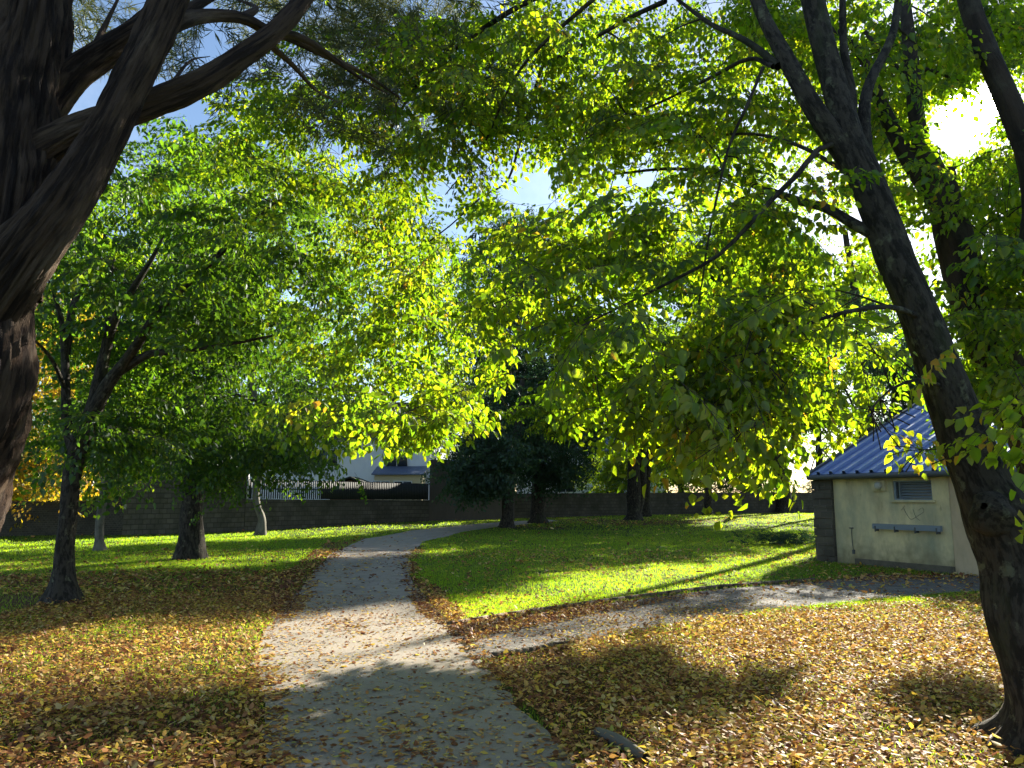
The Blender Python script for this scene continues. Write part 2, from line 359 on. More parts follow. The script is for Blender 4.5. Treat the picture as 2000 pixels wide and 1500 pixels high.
class Tree:
    def __init__(s, name, base, label, cat='tree', group=None, bark='bark', leaf='leaf'):
        s.root = tag(empty(name, base), label, cat, group); s.base = np.array(base, float)
        s.tb = MB(); s.cb = MB(); s.nodes = []; s.bark = M[bark]; s.leaf = M[leaf]; s.seed = len(bpy.data.objects)
    def limb(s, pts, rad, **k):
        s.seed += 1; q, r = tube(s.tb, pts, rad, seed=s.seed, **k)
        s.nodes += [(*a, b) for a, b in zip(q, r)]; return q
    def clusters(s, pts, kind='near', per=5, scale=1., tint=.4, jit=.25, maxr=.35, reach=9.0, droop=.4, twr=.012, cr=.35, near=False, sun=False):
        """join each cluster point to the nearest limb by a bent bough and set leafy sprays along its outer part"""
        pts = np.asarray(pts); nd = np.array([n for n in s.nodes if n[3] < maxr] or s.nodes)
        P_, D_, T_ = [], [], []
        order = np.argsort([np.min(np.linalg.norm(nd[:, :3]-p, axis=1)) for p in pts])
        extra = []
        for oi in order:
            p = pts[oi]
            cost = np.linalg.norm(nd[:, :3]-p, axis=1)+.6*np.maximum(0, nd[:, 2]-p[2])+.0
            i = int(np.argmin(cost)); a = nd[i, :3]; d = p-a; dist = np.linalg.norm(d)
            mid = a+d*.5+np.array([0, 0, .12*dist])+rng.normal(size=3)*.06*dist
            tt = np.linspace(0, 1, max(3, min(7, int(dist/.25)+2)))[:, None]
            q = (1-tt)**2*a+2*tt*(1-tt)*mid+tt*tt*p
            r0 = min(nd[i, 3]*.6, twr*(.6+dist*.8)); r1 = twr*.35
            rr = np.linspace(r0, r1, len(q))
            if dist > .1 and dist < reach*3: tube(s.tb, q, rr, sides=5, step=99, rough=.04, seed=oi)
            if dist > .4:
                k0 = len(q)//2
                nd = np.vstack([nd, np.hstack([q[k0:], rr[k0:, None]])])
            dv = unit(d) if dist > .05 else np.array([0, 0, 1.])
            o2 = unit(dv*np.array([1, 1, .3])+1e-6)
            for k in range(per):
                t = rng.uniform(.55, 1) if dist > .5 else 1
                c = a+(p-a)*t; c = c+rng.normal(size=3)*cr*np.array([1, 1, .45])
                dd = unit(o2*.8+rng.normal(size=3)*np.array([.8, .8, .25])+np.array([0, 0, -droop*rng.uniform(0, 1.4)]))
                P_.append(c); D_.append(dd); T_.append(tint+(rng.uniform(-.1, .1)))
        P_ = np.array(P_); D_ = np.array(D_); T_ = np.array(T_)
        ok = (np.linalg.norm(P_-CAM, axis=1) > 3.0) & hole_ok(P_, 1.1)
        ex_, ey_ = proj(P_); tc_ = np.interp(ey_, [250, 430, 625, 845, 1015, 1200], [1655, 1722, 1800, 1876, 1955, 1992])
        ok &= ~((np.abs(ex_-tc_) < np.where(ey_ > 690, 135, 95)) & (ey_ > 240) & (P_[:, 1] < 5.9))
        if sun: ok &= sun_ok(P_, .06) & corridor_ok(P_, .35)
        if near: qx, qy = proj(P_); ok &= qy < np.interp(qx, [500, 600, 800, 950, 1050, 1150, 1300, 1400, 1460, 1520, 1600, 1690, 1715, 1790, 1840, 1900, 2000], [820, 780, 820, 820, 745, 770, 800, 830, 842, 800, 705, 700, 830, 880, 860, 860, 860])
        put_sprays(s.cb, kind, P_[ok], D_[ok], scale, T_[ok], jit)
    def done(s):
        s.tb.build('trunk', s.bark, s.root, shade=True)
        if s.cb.n: s.cb.build('crown', [s.leaf, M['twig']], s.root)
def blob(n, cx, cy_, rx, ry, y0, y1, keep=.1, ymin=None, power=.5, sunrej=True):
    """cluster points filling an uneven crown volume seen round (cx, cy)"""
    outp = []
    while len(outp) < n:
        m = 400; a = rng.uniform(0, 2*pi, m); r = rng.uniform(0, 1, m)**power
        x = cx+rx*r*np.cos(a); y = cy_+ry*r*np.sin(a); Y = rng.uniform(y0, y1, m)
        pp = np.array([P(a_, b_, c_) for a_, b_, c_ in zip(x, y, Y)])
        ok = hole_ok(pp) & (pp[:, 2] > 1.0)
        ok &= ~((((x-1600)/230)**2+((y-420)/210)**2 < 1) & (Y > 6.0) & (Y < 14) & (rng.uniform(size=m) < .8))
        ok &= vnoise(x/75+Y*.35, y/75-Y*.2, 1.0)+rng.normal(size=m)*.25 > -.28
        if sunrej: ok &= sun_ok(pp, keep) & corridor_ok(pp, .22)
        outp += list(pp[ok])
        if not ok.any(): keep = min(1, keep+.1)
    return np.array(outp[:n])
def PX(lst): return [P(*p) for p in lst]

# ================================================================== ground
def px_line(pp): return np.array([G(*p)[:2] for p in pp])
def resample(pl, n):
    pl = np.asarray(pl); s = np.concatenate([[0], np.cumsum(np.linalg.norm(np.diff(pl, axis=0), axis=1))]); t = np.linspace(0, s[-1], n)
    return np.stack([np.interp(t, s, pl[:, 0]), np.interp(t, s, pl[:, 1])], 1)
pl_left = px_line([(470, 1900), (505, 1600), (520, 1400), (505, 1290), (515, 1240), (560, 1180), (612, 1120), (652, 1080), (712, 1053), (800, 1037), (900, 1027), (1000, 1019), (1070, 1015)])
pl_right = px_line([(1520, 1900), (1190, 1600), (1060, 1430), (985, 1350), (915, 1265), (868, 1212), (805, 1140), (797, 1090), (826, 1058), (900, 1040), (975, 1029), (1040, 1023), (1090, 1018)])
sp_up = px_line([(868, 1226), (1000, 1206), (1170, 1182), (1400, 1152), (1600, 1137), (1700, 1124), (1880, 1124), (2100, 1120)])
sp_lo = px_line([(925, 1292), (1130, 1258), (1280, 1226), (1500, 1192), (1700, 1172), (1880, 1156), (2100, 1150)])
POLY_PATH = np.vstack([pl_left, pl_right[::-1]]); POLY_SIDE = np.vstack([sp_up, sp_lo[::-1]])
def strip(name, A, B, n, k, lift, m, wob=.09, label=None):
    A = resample(A, n); B = resample(B, n); mb = MB()
    t = np.linspace(0, 1, k)[None, :, None]; g = A[:, None]*(1-t)+B[:, None]*t
    wv = vnoise(np.arange(n)*.9, np.zeros(n), 1)*wob+vnoise(np.arange(n)*4.1, np.ones(n)*3, 1)*wob*.6
    g[:, 0, 0] += wv; g[:, -1, 0] -= wv[::-1]
    z = gz(g[..., 0], g[..., 1])+lift
    V = np.dstack([g, z]).reshape(-1, 3); i, j = np.meshgrid(np.arange(n-1), np.arange(k-1), indexing='ij')
    q = np.stack([i*k+j, i*k+j+1, (i+1)*k+j+1, (i+1)*k+j], -1).reshape(-1, 4)
    mb.add(V, q); o = mb.build(name, m, shade=True); tag(o, kind='structure'); return o
LIT_R = [(925, 1300), (1130, 1262), (1280, 1232), (1500, 1200), (1900, 1168), (2200, 1150), (2600, 1700), (1230, 1700), (1050, 1430), (985, 1350)]
LIT_L = [(-500, 1140), (200, 1120), (430, 1112), (575, 1120), (545, 1200), (510, 1290), (520, 1400), (505, 1700), (-1200, 1700)]
LIT_M = [(790, 1070), (800, 1140), (868, 1212), (868, 1226), (1170, 1182), (1600, 1137), (1700, 1124), (1900, 1124), (1900, 1130), (1640, 1141), (1400, 1163), (1250, 1188), (1100, 1218), (960, 1245), (900, 1270), (850, 1215), (775, 1150), (765, 1080)]
LIT_E = [(640, 1060), (545, 1130), (520, 1200), (560, 1215), (590, 1150), (625, 1110), (720, 1050)]
LIT_F = [(960, 1030), (1100, 1014), (1350, 1006), (1560, 1001), (1560, 1010), (1400, 1020), (1100, 1034)]
LIT_C = [(700, 1700), (620, 1440), (800, 1400), (1050, 1440), (1200, 1700)]
ZL = [gpoly(z) for z in (LIT_R, LIT_L, LIT_M, LIT_E, LIT_F)]
_EL = resample(pl_left[:11], 70); _ER = resample(pl_right[:9], 60)
def litter_amt(x, y):
    a = np.zeros(np.shape(x)); nz = vnoise(x, y, 1.3); n2 = vnoise(x+9, y-4, .5)
    for z, f in zip(ZL, (1.0, .62, .9, .85, .5)): a = np.maximum(a, inpoly(x+nz*.18, y+n2*.18, z)*f)
    a = a*np.clip(.74+.65*n2+.5*nz, .12, 1.2)
    onp = inpoly(x, y, POLY_PATH); ons = inpoly(x, y, POLY_SIDE)
    n3 = vnoise(x+5, y+2, 2.6); pa = np.clip(.04+.30*np.clip(n3-.15, 0, 1)+.30*nz*(n2+.3)+.10*smooth((7.0-y)/2), .01, .6)
    a = np.where(onp, np.maximum(pa, a*.35), a)
    a = np.where(ons & ~inpoly(x, y, ZL[2]), np.clip(.07+.25*nz, .03, .4), a)
    ed = np.full(np.shape(x), 9.)
    for ln_ in (_EL, _ER): 
        for q in ln_: ed = np.minimum(ed, (x-q[0])**2+(y-q[1])**2)
    a = np.where((np.sqrt(ed) < .16+.35*nz) & (y < 26), np.maximum(a, .8), a)
    lawn = np.clip(.11+.10*n2+.06*nz, .02, .35); return np.maximum(a, lawn)
xs = np.concatenate([[-900, -400, -200, -110, -70], np.arange(-50, -16, 1.2), np.arange(-16, 18, .2), np.arange(18, 52, 1.2), [70, 110, 200, 400, 900]])
ys = np.concatenate([[-400, -150, -60, -25, -10], np.arange(-5, 3, 1.), np.arange(3, 24, .2), np.arange(24, 75, .9), [80, 100, 140, 220, 400, 800, 1500]])
X, Y = np.meshgrid(xs, ys, indexing='ij'); Z = gz(X, Y); nx, ny = X.shape
g = MB(); i, j = np.meshgrid(np.arange(nx-1), np.arange(ny-1), indexing='ij')
xc = (X[:-1, :-1]+X[1:, 1:])/2; yc = (Y[:-1, :-1]+Y[1:, 1:])/2
g.add(np.stack([X, Y, Z], -1).reshape(-1, 3), np.stack([i*ny+j, (i+1)*ny+j, (i+1)*ny+j+1, i*ny+j+1], -1).reshape(-1, 4), 0, np.clip(litter_amt(xc, yc), 0, 1).ravel())
def ground_mat():
    m = bpy.data.materials.new('lawn_soil'); m.use_nodes = True; n = m.node_tree; nn = n.nodes.new; l = n.links.new; b = n.nodes['Principled BSDF']
    t = nn('ShaderNodeTexCoord'); a = nn('ShaderNodeAttribute'); a.attribute_name = 'tint'
    def noise(sc): q = nn('ShaderNodeTexNoise'); q.inputs['Scale'].default_value = sc; q.inputs['Detail'].default_value = 8; q.inputs['Roughness'].default_value = .7; l(t.outputs['Object'], q.inputs[0]); return q
    def mix(f, c1, c2):
        q = nn('ShaderNodeMix'); q.data_type = 'RGBA'; l(f, q.inputs[0])
        for k, c in ((6, c1), (7, c2)):
            if isinstance(c, tuple): q.inputs[k].default_value = (*c, 1)
            else: l(c, q.inputs[k])
        return q.outputs[2]
    def rg(f, lo, hi): q = nn('ShaderNodeMapRange'); q.inputs[1].default_value = lo; q.inputs[2].default_value = hi; l(f, q.inputs[0]); return q.outputs[0]
    gr = mix(rg(noise(2.2).outputs['Fac'], .35, .65), (.05, .095, .016), (.085, .115, .022)); gr = mix(rg(noise(35).outputs['Fac'], .45, .7), gr, (.03, .05, .012))
    br = mix(rg(noise(28).outputs['Fac'], .35, .65), (.055, .032, .018), (.17, .10, .045)); br = mix(rg(noise(75).outputs['Fac'], .55, .7), br, (.30, .20, .09))
    ma = nn('ShaderNodeMath'); l(a.outputs['Fac'], ma.inputs[0]); q = noise(4); mr = rg(q.outputs['Fac'], 0, 1); ms = nn('ShaderNodeMath'); ms.operation = 'SUBTRACT'; l(mr, ms.inputs[0]); ms.inputs[1].default_value = .5
    l(ms.outputs[0], ma.inputs[1]); l(mix(rg(ma.outputs[0], .15, .5), gr, br), b.inputs['Base Color'])
    b.inputs['Roughness'].default_value = .95; b.inputs['Specular IOR Level'].default_value = .1
    bu = nn('ShaderNodeBump'); bu.inputs['Distance'].default_value = .04; l(noise(40).outputs['Fac'], bu.inputs['Height']); l(bu.outputs[0], b.inputs['Normal'])
    return m
tag(g.build('ground', ground_mat(), shade=True), kind='structure')
M['asphalt'] = mat('worn_asphalt', (.27, .235, .195), .8, (160, .55, .006, (1, 1, 1)), [(3, (.20, .172, .14), .4, .6, (1, 1, 1)), (120, (.34, .30, .25), .55, .7, (1, 1, 1)), (.9, (.29, .24, .185), .45, .7, (1, 1, 1)), (14, (.10, .085, .06), .62, .72, (1, 1, 1))], spec=.35)
strip('path', pl_left, pl_right, 240, 24, .014, M['asphalt'])
_n = M['asphalt'].node_tree; _b = _n.nodes['Principled BSDF']; _t = _n.nodes.new('ShaderNodeTexCoord'); _no = _n.nodes.new('ShaderNodeTexNoise'); _no.inputs['Scale'].default_value = 1.6; _no.inputs['Detail'].default_value = 6
_mv = _n.nodes.new('ShaderNodeVectorMath'); _mv.operation = 'MULTIPLY_ADD'; _mv.inputs[1].default_value = (1.1, 1.1, 1.1); _n.links.new(_t.outputs['Object'], _no.inputs[0]); _n.links.new(_no.outputs['Color'], _mv.inputs[0]); _n.links.new(_t.outputs['Object'], _mv.inputs[2])
_v = _n.nodes.new('ShaderNodeTexVoronoi'); _v.feature = 'DISTANCE_TO_EDGE'; _v.inputs['Scale'].default_value = .42; _n.links.new(_mv.outputs[0], _v.inputs['Vector'])
_mr = _n.nodes.new('ShaderNodeMapRange'); _mr.inputs[1].default_value = .004; _mr.inputs[2].default_value = .010; _mr.inputs[3].default_value = .3; _mr.inputs[4].default_value = 0; _n.links.new(_v.outputs['Distance'], _mr.inputs[0])
_mi = _n.nodes.new('ShaderNodeMix'); _mi.data_type = 'RGBA'; _src = _b.inputs['Base Color'].links[0].from_socket; _n.links.new(_mr.outputs[0], _mi.inputs[0]); _n.links.new(_src, _mi.inputs[6]); _mi.inputs[7].default_value = (.05, .04, .03, 1); _n.links.new(_mi.outputs[2], _b.inputs['Base Color'])
# pavers of the side path
def paver_mat():
    m = mat('paver', (.2, .19, .18), .8, None, None); n = m.node_tree; nn = n.nodes.new; l = n.links.new; b = n.nodes['Principled BSDF']
    t = nn('ShaderNodeTexCoord'); br = nn('ShaderNodeTexBrick'); mp = nn('ShaderNodeMapping'); mp.inputs['Rotation'].default_value = (0, 0, R(20)); l(t.outputs['Object'], mp.inputs[0]); l(mp.outputs[0], br.inputs[0])
    br.inputs['Scale'].default_value = 4.2; br.inputs['Color1'].default_value = (.19, .17, .15, 1); br.inputs['Color2'].default_value = (.12, .11, .10, 1); br.inputs['Mortar'].default_value = (.05, .045, .035, 1); br.inputs['Mortar Size'].default_value = .02
    no = nn('ShaderNodeTexNoise'); no.inputs['Scale'].default_value = 2.5; no.inputs['Detail'].default_value = 9; l(t.outputs['Object'], no.inputs[0])
    mi = nn('ShaderNodeMix'); mi.data_type = 'RGBA'; mi.blend_type = 'OVERLAY'; mi.inputs[0].default_value = .6; l(br.outputs[0], mi.inputs[6]); l(no.outputs['Fac'], mi.inputs[7]); l(mi.outputs[2], b.inputs['Base Color'])
    bu = nn('ShaderNodeBump'); bu.inputs['Distance'].default_value = .01; l(br.outputs['Fac'], bu.inputs['Height']); bu.invert = True; l(bu.outputs[0], b.inputs['Normal']); return m
strip('side_path', sp_up, sp_lo, 90, 12, .010, paver_mat(), wob=.03)

# timber edgings along the side path, and the loose board on the leaves
M['old_wood'] = mat('weathered_timber', (.20, .16, .12), .9, (20, .6, .01, (6, 1, 1)), [(9, (.07, .05, .035), .4, .6, (1, 1, 1))])
def edging(name, pl, lab, h=.07, w_=.05):
    mb = MB(); pl = resample(pl, max(6, int(len(pl)*5)))
    wob = vnoise(pl[:, 0], pl[:, 1], 2)*.03
    for a, b, q in zip(pl[:-1], pl[1:], wob):
        c = (a+b)/2; d = b-a; mb.box((c[0], c[1]+q*.3, float(gz(*c))+h/2-.012+q*.2), (np.linalg.norm(d)*1.0, w_, h), math.atan2(d[1], d[0]))
    return tag(mb.build(name, M['old_wood']), lab, 'edging')
edging('timber_edging', px_line([(876, 1224), (1000, 1203), (1170, 1179), (1400, 1149), (1590, 1135)]), 'long thin timber edging between the sunlit lawn and the side path')
edging('timber_edging', px_line([(962, 1287), (1040, 1275), (1135, 1257)]), 'short timber edging at the near side of the side path junction')
mb = MB(); a = G(1168, 1440); b = G(1262, 1492)
tube(mb, [a+[0, 0, .03], (a+b)/2+[0, 0, .045], b+[0, 0, .03]], [.035, .04, .034], sides=9, step=.06, rough=.12)
tag(mb.build('fallen_branch', M['bark_pale'], shade=True), 'pale bare stick lying in the leaves beside the near end of the path', 'branch')

# ================================================================== walls and buildings
def block_mat(name, c1, c2, mortar, sc, w_=.5, h_=.25, msz=.02, stain=(.04, .035, .03)):
    m = mat(name, c1, .92); n = m.node_tree; nn = n.nodes.new; l = n.links.new; b = n.nodes['Principled BSDF']
    t = nn('ShaderNodeTexCoord'); br = nn('ShaderNodeTexBrick'); sx = nn('ShaderNodeSeparateXYZ'); cx = nn('ShaderNodeCombineXYZ'); ad = nn('ShaderNodeMath')
    l(t.outputs['Object'], sx.inputs[0]); l(sx.outputs[0], ad.inputs[0]); l(sx.outputs[1], ad.inputs[1]); l(ad.outputs[0], cx.inputs[0]); l(sx.outputs[2], cx.inputs[1]); l(cx.outputs[0], br.inputs[0])
    br.inputs['Scale'].default_value = sc; br.inputs['Color1'].default_value = (*c1, 1); br.inputs['Color2'].default_value = (*c2, 1); br.inputs['Mortar'].default_value = (*mortar, 1)
    br.inputs['Mortar Size'].default_value = msz; br.inputs['Brick Width'].default_value = w_; br.inputs['Row Height'].default_value = h_; br.inputs['Bias'].default_value = 0
    no = nn('ShaderNodeTexNoise'); no.inputs['Scale'].default_value = 1.1; no.inputs['Detail'].default_value = 10; no.inputs['Roughness'].default_value = .7; l(t.outputs['Object'], no.inputs[0])
    mr = nn('ShaderNodeMapRange'); mr.inputs[1].default_value = .42; mr.inputs[2].default_value = .68; l(no.outputs['Fac'], mr.inputs[0])
    mi = nn('ShaderNodeMix'); mi.data_type = 'RGBA'; l(mr.outputs[0], mi.inputs[0]); l(br.outputs[0], mi.inputs[6]); mi.inputs[7].default_value = (*stain, 1); l(mi.outputs[2], b.inputs['Base Color'])
    bu = nn('ShaderNodeBump'); bu.inputs['Distance'].default_value = .02; bu.invert = True; l(br.outputs['Fac'], bu.inputs['Height']); l(bu.outputs[0], b.inputs['Normal']); return m
M['block'] = block_mat('concrete_block', (.13, .115, .09), (.09, .08, .065), (.06, .052, .042), 1.25, .55, .27, .02, (.05, .045, .032))
M['stone'] = block_mat('dark_rubble', (.07, .065, .055), (.045, .04, .035), (.10, .09, .075), 3.0, .5, .25, .03)
M['render_grey'] = mat('stained_render', (.12, .10, .085), .92, (5, .3, .01, (1, 1, 1)), [(1.2, (.10, .085, .07), .4, .65, (1, 1, .5)), (6, (.14, .12, .09), .5, .7, (1, 1, .2))])
M['white'] = mat('white_render', (.78, .80, .84), .85, None, [(1.5, (.70, .73, .78), .45, .7, (1, 1, .5))])
M['cream'] = mat('cream_render', (.60, .50, .34), .85)
M['roof_tile'] = block_mat('brown_roof_tile', (.10, .07, .06), (.07, .05, .045), (.035, .03, .03), 3.2, .5, .3, .03)
M['slate'] = mat('blue_slate', (.13, .16, .24), .5, None, [(9, (.08, .10, .16), .4, .6, (1, 1, 1))])
M['glass'] = mat('window_glass', (.04, .05, .06), .08, spec=.8)
M['pvc'] = mat('white_frame', (.75, .76, .78), .5)
M['dark_slat'] = mat('dark_fence', (.022, .026, .028), .7)
M['brown_wood'] = mat('brown_board', (.13, .06, .03), .8, None, [(12, (.07, .03, .015), .4, .6, (.3, 1, 4))])

def wall_run(name, p0, p1, h0, h1, th, m, lab, cope=None, steps=1):
    p0 = np.asarray(p0); p1 = np.asarray(p1); d = p1[:2]-p0[:2]; ln = np.linalg.norm(d); rz = math.atan2(d[1], d[0]); mb = MB()
    nrm = np.array([-sin(rz), cos(rz)]); n = max(1, int(ln/2))
    for k in range(n):
        a = p0[:2]+d*k/n; b = p0[:2]+d*(k+1)/n; za = float(gz(*a))-.4; zb = float(gz(*b))-.4
        ta = p0[2]+h0+(p1[2]+h1-p0[2]-h0)*k/n; tb_ = p0[2]+h0+(p1[2]+h1-p0[2]-h0)*(k+1)/n
        mb.prism([[*a, za], [*b, zb], [*b, tb_], [*a, ta]], [nrm[0]*th, nrm[1]*th, 0])
    return mb
# low dark wall at the far left
wl0 = G(-260, 1062); wl1 = G(238, 1046)
root = tag(empty('garden_wall', wl0), 'low dark stone garden wall at the left behind the curved pale trunk', 'wall')
wall_run('', wl0, wl1, 1.42, 1.42, .3, 0, '').build('wall', M['stone'], root)
# block shed
s0 = G(238, 1046); s1 = G(476, 1034)
root = tag(empty('block_shed', s0), 'lean-to shed of bare concrete blocks with a slate edge, behind the thick dark trunk', 'shed')
dd = s1-s0; dd[2] = 0; ln = np.linalg.norm(dd); ux = dd/ln; uy = np.array([-ux[1], ux[0], 0])
top = 2.75; mb = MB()
def q3(p, a, b, z): return p+ux*a+uy*b+np.array([0, 0, z])
mb.prism([q3(s0, 0, 0, -.4), q3(s0, ln, 0, -.4), q3(s0, ln, 0, top), q3(s0, 2.2, 0, top), q3(s0, 0, 0, 1.75)], uy*3.5)
mb.build('wall', M['block'], root)
mb = MB(); mb.prism([q3(s0, 2.0, -.12, top), q3(s0, ln+.15, -.12, top), q3(s0, ln+.15, -.12, top+.16), q3(s0, 2.2, -.12, top+.16)], uy*3.8)
mb.build('roof', M['slate'], root)
# rendered block wall with slat fence on top
c0 = s1+ux*.02; c1 = G(838, 1019)
root = tag(empty('garden_wall', c0), 'stained block wall under the dark slat fence in the middle distance', 'wall')
hh0 = 1.45; hh1 = P(838, 977, c1[1])[2]-c1[2]
wall_run('', c0, c1, hh0, hh1, .22, 0, '').build('wall', M['block'], root)
fr = tag(empty('slat_fence', c0+[0, 0, hh0]), 'dark slat fence with a pale end post standing on the block wall', 'fence')
d = c1-c0; L3 = np.linalg.norm(d[:2]); u3 = d/L3; v3 = unit(np.array([-u3[1], u3[0], 0])); mb = MB(); n = int(L3/.115)
for k in range(n):
    a = c0+d*(k+.5)/n+v3*.1; zb = c0[2]+hh0+(c1[2]+hh1-c0[2]-hh0)*(k+.5)/n; hgt = .88
    mb.box((a[0], a[1], zb+hgt/2+.02), (.104 if (k/n < .03 or k/n > .36) else .06, .02, hgt+rng.normal()*.01), math.atan2(d[1], d[0]))
mb.build('slat_panel', M['dark_slat'], fr)
for t in (0.5, .92):
    mb = MB(); zb = c0[2]+hh0+(c1[2]+hh1-c0[2]-hh0)*.5
    mb.prism([c0+v3*.12+[0, 0, hh0+t-.05], c1+v3*.12+[0, 0, hh1+t-.05], c1+v3*.12+[0, 0, hh1+t], c0+v3*.12+[0, 0, hh0+t]], v3*.03)
    mb.build('rail', M['dark_slat'], fr)
mb = MB(); mb.box((*(c0+u3*.12+v3*.1)[:2], c0[2]+hh0+.72), (.09, .09, 1.5)); mb.box((*(c0+u3*.12+v3*.1)[:2], c0[2]+hh0+1.49), (.13, .13, .03)); mb.build('post', M['pvc'], fr)
# grey concrete outbuilding
e0 = G(838, 1018); e1 = G(1006, 1014); Yb = e0[1]
root = tag(empty('garage', e0), 'tall windowless grey rendered outbuilding behind the two dark park trunks', 'garage')
ht = P(838, 898, Yb)[2]; mb = MB()
mb.prism([[e0[0], e0[1], -.4], [e1[0], e1[1], -.4], [e1[0], e1[1], ht], [e0[0], e0[1], ht]], [0, 8, 0]); mb.build('wall', M['render_grey'], root)
mb = MB(); mb.box(((e0[0]+e1[0])/2, (e0[1]+e1[1])/2+4, ht+.05), (e1[0]-e0[0]+.3, 8.4, .1)); mb.build('roof', M['slate'], root)
mb = MB(); xw = e0[0]-.02; mb.prism([[xw, e0[1]+.3, 1.5], [xw, e0[1]+7.7, 1.5], [xw, e0[1]+7.7, ht-.2], [xw, e0[1]+.3, ht-.15]], [-.06, 0, 0]); mb.build('side_wall', M['white'], root)
# right boundary wall
f0 = G(1006, 1013); f1 = G(1330, 1005); f2 = G(1740, 1001)
root = tag(empty('garden_wall', f0), 'long low boundary wall in shade behind the right-hand park trees', 'wall')
ha = P(1006, 964, f0[1])[2]-f0[2]; hb = P(1330, 962, f1[1])[2]-f1[2]; hc = P(1740, 962, f2[1])[2]-f2[2]
mb = wall_run('', f0, f1, ha, hb, .25, 0, ''); mb2 = wall_run('', f1, f2, hb, hc, .25, 0, '')
for v, f_ in zip(mb2.v, mb2.f): pass
for a_, b_, c_, d_ in zip(mb2.v, mb2.f, mb2.m, mb2.a): mb.v.append(a_); mb.f.append(b_+mb.n); mb.m.append(c_); mb.a.append(d_)
mb.n += mb2.n; mb.build('wall', M['block'], root)

# ---- houses beyond the wall
def window(root, x0, x1, z0, z1, y, nm='window', bars=1, shutter=False):
    mb = MB(); mb.box(((x0+x1)/2, y-.012, (z0+z1)/2), (x1-x0, .03, z1-z0)); wo = mb.build(nm, M['glass'], root)
    f = MB(); t = .07
    f.box(((x0+x1)/2, y-.04, z1-t/2), (x1-x0, .06, t)); f.box(((x0+x1)/2, y-.04, z0+t/2), (x1-x0, .06, t))
    for xx in [x0+t/2, x1-t/2]+[x0+(x1-x0)*k/(bars+1) for k in range(1, bars+1)]: f.box((xx, y-.042, (z0+z1)/2), (t, .06, z1-z0-2*t-.004))
    f.build('frame', M['pvc'], wo)
    f = MB(); f.box(((x0+x1)/2, y-.07, z0-.05), (x1-x0+.2, .14, .06)); f.build('sill', M['pvc'], wo)
def house(lab, pxa, pxb, Yh, py_eave, py_ridge, wins, depth=8, cat='house', roofm='roof_tile'):
    xa = P(pxa, 900, Yh)[0]; xb = P(pxb, 900, Yh)[0]; ze = P(0, py_eave, Yh)[2]; zr = P(0, py_ridge, Yh+depth/2)[2]
    root = tag(empty('house', (xa, Yh, 0)), lab, cat); mb = MB()
    mb.prism([[xa, Yh, -.5], [xa, Yh+depth, -.5], [xa, Yh+depth, ze], [xa, Yh+depth/2, zr-.12], [xa, Yh, ze]], [xb-xa, 0, 0]); mb.build('wall', M['white'], root)
    mb = MB()
    mb.prism([[xa-.3, Yh-.4, ze-.08], [xb+.3, Yh-.4, ze-.08], [xb+.3, Yh+depth/2, zr+.1], [xa-.3, Yh+depth/2, zr+.1]], [0, 0, .16])
    mb.prism([[xa-.3, Yh+depth/2+.01, zr+.1], [xb+.3, Yh+depth/2+.01, zr+.1], [xb+.3, Yh+depth+.4, ze-.08], [xa-.3, Yh+depth+.4, ze-.08]], [0, 0, .16])
    rf = mb.build('roof', M[roofm], root)
    mb = MB(); mb.box(((xa+xb)/2, Yh-.46, ze-.06), (xb-xa+.6, .11, .11)); mb.build('gutter', M['slate'], rf)
    for (a, b, t, bt) in wins:
        window(root, P(a, 0, Yh)[0], P(b, 0, Yh)[0], P(0, bt, Yh)[2], P(0, t, Yh)[2], Yh, bars=1)
    return root, (xa, xb, ze, zr)
hA, q = house('white rendered terrace house with brown tiled roof behind the slat fence', 478, 838, 66, 856, 792, [(560, 592, 880, 912), (652, 690, 878, 912), (775, 815, 880, 914)])
# porch with lean-to roof
px0 = P(733, 940, 64)[0]; px1 = P(826, 940, 64)[0]; z1 = P(0, 917, 64)[2]; z0 = P(0, 928, 63.5)[2]
mb = MB(); mb.prism([[px0, 63.5, -.5], [px1, 63.5, -.5], [px1, 63.5, z0], [px0, 63.5, z0]], [0, 2.4, 0]); po = mb.build('porch', M['cream'], hA)
mb = MB(); mb.prism([[px0-.2, 63.2, z0], [px1+.2, 63.2, z0], [px1+.2, 65.95, z1+.25], [px0-.2, 65.95, z1+.25]], [0, 0, .1]); mb.build('porch_roof', M['slate'], po)
window(hA, P(752, 0, 63.5)[0], P(783, 0, 63.5)[0], P(0, 953, 63.5)[2], P(0, 939, 63.5)[2], 63.49)
window(hA, P(790, 0, 63.5)[0], P(823, 0, 63.5)[0], P(0, 953, 63.5)[2], P(0, 939, 63.5)[2], 63.49)
hB, q = house('pale terrace house seen between the dark drooping tree and the twin trunk', 1010, 1300, 78, 880, 822, [(1078, 1112, 941, 962), (1180, 1210, 885, 905)], roofm='slate')
mb = MB(); a = P(1060, 0, 76)[0]; b = P(1130, 0, 76)[0]; z0 = P(0, 925, 75.6)[2]; z1 = P(0, 912, 78)[2]
mb.prism([[a, 75.4, z0], [b, 75.4, z0], [b, 77.9, z1], [a, 77.9, z1]], [0, 0, .15]); mb.build('porch_roof', M['slate'], hB)
hC, q = house('white house glimpsed between leaves at the far left beyond the low dark wall', -60, 240, 62, 915, 850, [(40, 80, 930, 960)])
